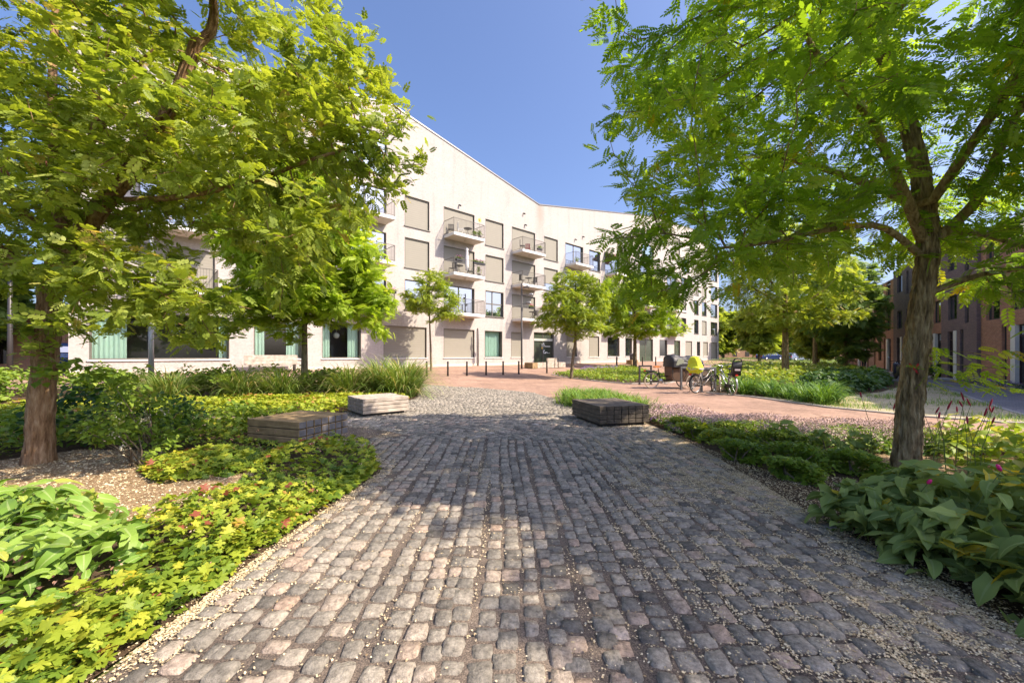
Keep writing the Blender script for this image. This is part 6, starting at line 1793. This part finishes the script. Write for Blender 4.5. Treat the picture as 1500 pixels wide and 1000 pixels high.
# ------------------------------------------------------------------ person walking away along the houses
def person():
    t = empty('person', (33.6, 38.0, 0), math.radians(-35), 'person in pale grey top and dark trousers walking beside the brick houses', 'person')
    me = bpy.data.meshes.new('body')
    J = {'pel': ((0, 0, .95), .14), 'waist': ((0, .0, 1.1), .125), 'chest': ((0, .01, 1.32), .15), 'neck': ((0, .0, 1.5), .06), 'jaw': ((0, .02, 1.57), .06), 'head': ((0, .02, 1.67), .095), 'top': ((0, .0, 1.74), .06),
         'hipl': ((.09, 0, .9), .095), 'kneel': ((.1, .12, .5), .062), 'ankl': ((.1, .02, .09), .042), 'toel': ((.11, .18, .04), .035),
         'hipr': ((-.09, 0, .9), .095), 'kneer': ((-.1, -.04, .5), .062), 'ankr': ((-.1, -.26, .13), .042), 'toer': ((-.11, -.14, .04), .035),
         'shl': ((.19, 0, 1.41), .065), 'ell': ((.25, -.12, 1.15), .046), 'wrl': ((.25, -.02, .92), .032), 'hal': ((.25, .02, .84), .03),
         'shr': ((-.19, 0, 1.41), .065), 'elr': ((-.25, .08, 1.14), .046), 'wrr': ((-.24, .22, .95), .032), 'har': ((-.24, .27, .88), .03)}
    E = [('pel', 'waist'), ('waist', 'chest'), ('chest', 'neck'), ('neck', 'jaw'), ('jaw', 'head'), ('head', 'top'), ('pel', 'hipl'), ('hipl', 'kneel'), ('kneel', 'ankl'), ('ankl', 'toel'), ('pel', 'hipr'), ('hipr', 'kneer'), ('kneer', 'ankr'), ('ankr', 'toer'),
         ('chest', 'shl'), ('shl', 'ell'), ('ell', 'wrl'), ('wrl', 'hal'), ('chest', 'shr'), ('shr', 'elr'), ('elr', 'wrr'), ('wrr', 'har')]
    ks = list(J); me.from_pydata([J[k][0] for k in ks], [(ks.index(a), ks.index(b)) for a, b in E], [])
    for s, (w, sg) in (('l', ('wrl', 1)), ('r', ('wrr', -1))): pass
    o = bpy.data.objects.new('body', me); COL.objects.link(o); o.parent = t
    md = o.modifiers.new('skin', 'SKIN')
    bpy.context.view_layer.objects.active = o
    if not me.skin_vertices: me.attributes.new('skin', 'FLOAT', 'POINT') if False else bpy.ops.object.modifier_add(type='SKIN')
    for i, k in enumerate(ks):
        r = J[k][1]; me.skin_vertices[0].data[i].radius = (r, r); me.skin_vertices[0].data[i].use_root = (k == 'pel')
    while len(o.modifiers) > 1: o.modifiers.remove(o.modifiers[-1])
    sb = o.modifiers.new('sub', 'SUBSURF'); sb.levels = 2; sb.render_levels = 2
    dg = bpy.context.evaluated_depsgraph_get()
    ev = bpy.data.meshes.new_from_object(o.evaluated_get(dg)); ev.name = 'body'
    o.modifiers.clear(); o.data = ev
    skin = plain('skin', (.5, .3, .22), .6); top = plain('pale_grey_cloth', (.5, .49, .48), .85, bump=.3); tro = plain('dark_trousers', (.025, .025, .03), .85, bump=.3); sho = m_black
    ev.materials.clear()
    for m in (skin, top, tro, sho): ev.materials.append(m)
    for p in ev.polygons:
        c = p.center; p.use_smooth = True
        p.material_index = 3 if c.z < .11 else (2 if c.z < 1.0 and abs(c.x) < .21 else (1 if c.z < 1.49 and not (c.z < .95) else 0))
    h = MB(); h.ball((0, -.015, 1.70), .105, .115, .1, 14, 10, 0, .04, 2); h.build('hair', plain('brown_hair', (.07, .04, .025), .7), t)
person()

# ------------------------------------------------------------------ things on the balconies
def bpt(x, y, z):
    p = FP+FD*x-FN*y
    return (p.x, p.y, z)
BA = math.atan2(FD.y, FD.x)
def b_table(x, y, z, lab, mat=None):
    t = empty('balcony_table', bpt(x, y, z), BA, lab, 'table')
    m = MB(); m.lathe([(.33, .68), (.34, .69), (.34, .71), (.33, .72)], n=20); m.build('tabletop', mat or m_black, t)
    for i in range(3):
        a = i*2.09; l = MB(); l.tube([(.26*math.cos(a), .26*math.sin(a), 0), (-.1*math.cos(a), -.1*math.sin(a), .68)], .012, 6); l.build('leg', mat or m_black, t)
def b_chair(x, y, z, rz, lab, mat, grp=None):
    t = empty('balcony_chair', bpt(x, y, z), BA+rz, lab, 'chair', grp)
    m = MB(); m.bbox(-.22, .22, -.22, .22, .42, .45, .008); m.build('seat', mat, t)
    b = MB()
    for i in range(6): b.bbox(-.2+i*.07, -.15+i*.07, .2, .22, .45, .9, .004)
    b.bbox(-.22, .22, .196, .224, .88, .93, .006); b.build('backrest', mat, t)
    for sx in (-.2, .2):
        for sy in (-.2, .2): l = MB(); l.tube([(sx*1.1, sy*1.1, 0), (sx, sy, .42)], .013, 6); l.build('leg', mat, t)
def b_plant(x, y, z, h, lab, mat=None, pot=None, n=140, grp=None, r=.16, base=True):
    t = empty('potted_plant', bpt(x, y, z), BA, lab, 'plant', grp)
    m = MB(); m.lathe([(.1, 0), (.14, .24), (.15, .26), (.13, .26)], n=14); m.build('pot', pot or m_rail, t)
    R = np.random.RandomState(int(abs(x*31+z*7)*10)); k = n
    p = R.normal(0, 1, (k, 3))*[r*.6, r*.6, h*.25]+[0, 0, .28+h*.45]; p[:, 2] = np.maximum(p[:, 2], .22)
    cl = Cloud(); cl.add(oval, frames(R.normal(size=(k, 3)), R.normal(0, .6, (k, 3))+[0, 0, 1], .11*(.6+.8*R.rand(k))), p, R.rand(k)); cl.build('foliage', mat or SHR, t)
    return t
z3, z2, z1 = 10.58, 7.58, 4.6
white_m = plain('white_chair', (.7, .7, .68), .5)
b_table(-2.3, -.75, z3, 'round dark table on the top balcony with the sunflower')
b_chair(-3.1, -.9, z3, 1.2, 'white slatted chair on the top balcony with the sunflower', white_m)
b_chair(-3.6, -.35, z3, -.6, 'dark slatted chair in the corner of the sunflower balcony', m_black)
b_plant(-1.35, -1.05, z3, .45, 'potted plant at the right end of the sunflower balcony')
b_plant(-1.75, -.95, z3, .35, 'small potted plant beside the round table on the sunflower balcony')
sf = empty('sunflower_windmill', bpt(-1.55, -1.28, z3), BA, 'bright yellow sunflower ornament on the top balcony rail', 'ornament')
m = MB(); m.tube([(0, 0, .6), (0, 0, 1.38)], .008, 5); m.build('stick', plain('green_stem', (.14, .2, .05), .6), sf)
m = MB()
for i in range(14):
    a = 6.2832*i/14; m.add([(.05*math.cos(a), -.03, 1.38+.05*math.sin(a)), (.14*math.cos(a-.2), -.035, 1.38+.14*math.sin(a-.2)), (.19*math.cos(a), -.03, 1.38+.19*math.sin(a)), (.14*math.cos(a+.2), -.025, 1.38+.14*math.sin(a+.2))], [(0, 1, 2, 3)])
m.build('petals', plain('sunflower_yellow', (.85, .55, .02), .6), sf, fix=False)
m = MB(); m.ball((0, -.035, 1.38), .07, .02, .07); m.build('flower_centre', plain('flower_brown', (.2, .1, .03), .8), sf)
pz = empty('parasol', bpt(-2.35, -.7, z2), BA, 'closed white parasol standing on the middle balcony', 'parasol')
m = MB(); m.tube([(0, 0, 0), (0, 0, 2.3)], .022, 8); m.build('pole', m_chrome, pz)
m = MB(); m.lathe([(.12, .45), (.15, .8), (.13, 1.4), (.1, 2.0), (.13, 2.1), (.02, 2.25)], n=14); m.build('folded_canopy', plain('white_canvas', (.72, .70, .70), .8), pz)
m = MB(); m.lathe([(.22, 0), (.22, .06), (.05, .1)], n=16); m.build('base', m_black, pz)
b_table(-3.1, -.7, z2, 'round dark table left of the closed parasol'); b_chair(-3.6, -.6, z2, -1.2, 'dark slatted chair at the left end of the parasol balcony', m_black); b_chair(-1.9, -.6, z2, 1.3, 'dark slatted chair right of the closed parasol', m_black)
b_plant(-1.4, -1.0, z2, .7, 'tall potted plant at the right of the parasol balcony')
def flower_box(x, z, lab, col, n=120, y=-1.44):
    t = empty('flower_box', bpt(x, y, z), BA, lab, 'flower box')
    m = MB(); m.bbox(-.28, .28, -.09, .09, .86, 1.02, .01); m.build('trough', m_black, t)
    R = np.random.RandomState(int(abs(x*10)+z)); k = n
    p = R.normal(0, 1, (k, 3))*[.15, .06, .05]+[0, 0, 1.1]
    cl = Cloud(); cl.add(oval, frames(R.normal(size=(k, 3)), R.normal(0, .6, (k, 3))+[0, 0, 1], .08*(.6+.8*R.rand(k))), p, R.rand(k)*.6); cl.build('foliage', SHR, t)
    p = R.normal(0, 1, (k//2, 3))*[.15, .06, .04]+[0, -.02, 1.19]
    cl = Cloud(); k = k//2; cl.add(tiny, frames(R.normal(size=(k, 3)), R.normal(0, .6, (k, 3))+[0, -.5, 1], .08*(.6+.8*R.rand(k))), p, R.rand(k)); cl.build('blossoms', col, t)
GERM = attr_mat('geranium_blossom', [(0, (.6, .05, .12)), (.6, (.75, .2, .3)), (1, (.8, .45, .5))], .7, mottling=.1)
DKFL = attr_mat('dark_blossom', [(0, (.12, .04, .08)), (.6, (.3, .1, .2)), (1, (.5, .3, .4))], .7, mottling=.1)
flower_box(4.1, z1, 'flower box with pink geraniums behind the lamp post head', GERM); flower_box(5.6, z1, 'flower box with pink geraniums right of the lamp post', GERM)
flower_box(-2.0, z2, 'dark flower box hanging on the parasol balcony rail, middle one', DKFL); flower_box(-1.45, z2, 'dark flower box at the right end of the parasol balcony rail', DKFL); flower_box(-3.6, z2, 'dark flower box at the left end of the parasol balcony rail', DKFL)
flower_box(-8.95, z1, 'flower box with red blossoms on the low balcony beside the left tree', GERM)
b_chair(3.6, -.8, z3, .9, 'dark chair on the top balcony right of the valley, left one', m_black); b_chair(4.6, -.5, z3, -.7, 'dark red chair on the top balcony right of the sunflower one', plain('dark_red_chair', (.2, .04, .04), .6))
flower_box(5.45, z3-.55, 'green trough of leaves on the upper balcony right of the sunflower one', SHR, y=-1.15)
b_table(4.4, -.8, z2, 'round dark table on the middle balcony above the lamp post'); b_chair(3.7, -.7, z2, 1.4, 'dark chair on the middle balcony above the lamp post', m_black); b_chair(5.2, -.7, z2, -1.3, 'dark chair at the right of the middle balcony above the lamp post', m_black)
b_table(5.0, -.7, z1, 'round dark table on the low balcony with the pink geraniums'); b_chair(5.6, -.5, z1, -1.2, 'dark chair on the low balcony with the pink geraniums', m_black)
b_plant(12.6, -.9, z2, .5, 'potted plant on the middle balcony behind the island tree'); b_plant(11.2, -.9, z3, .4, 'potted plant on the top balcony with blue glass doors')
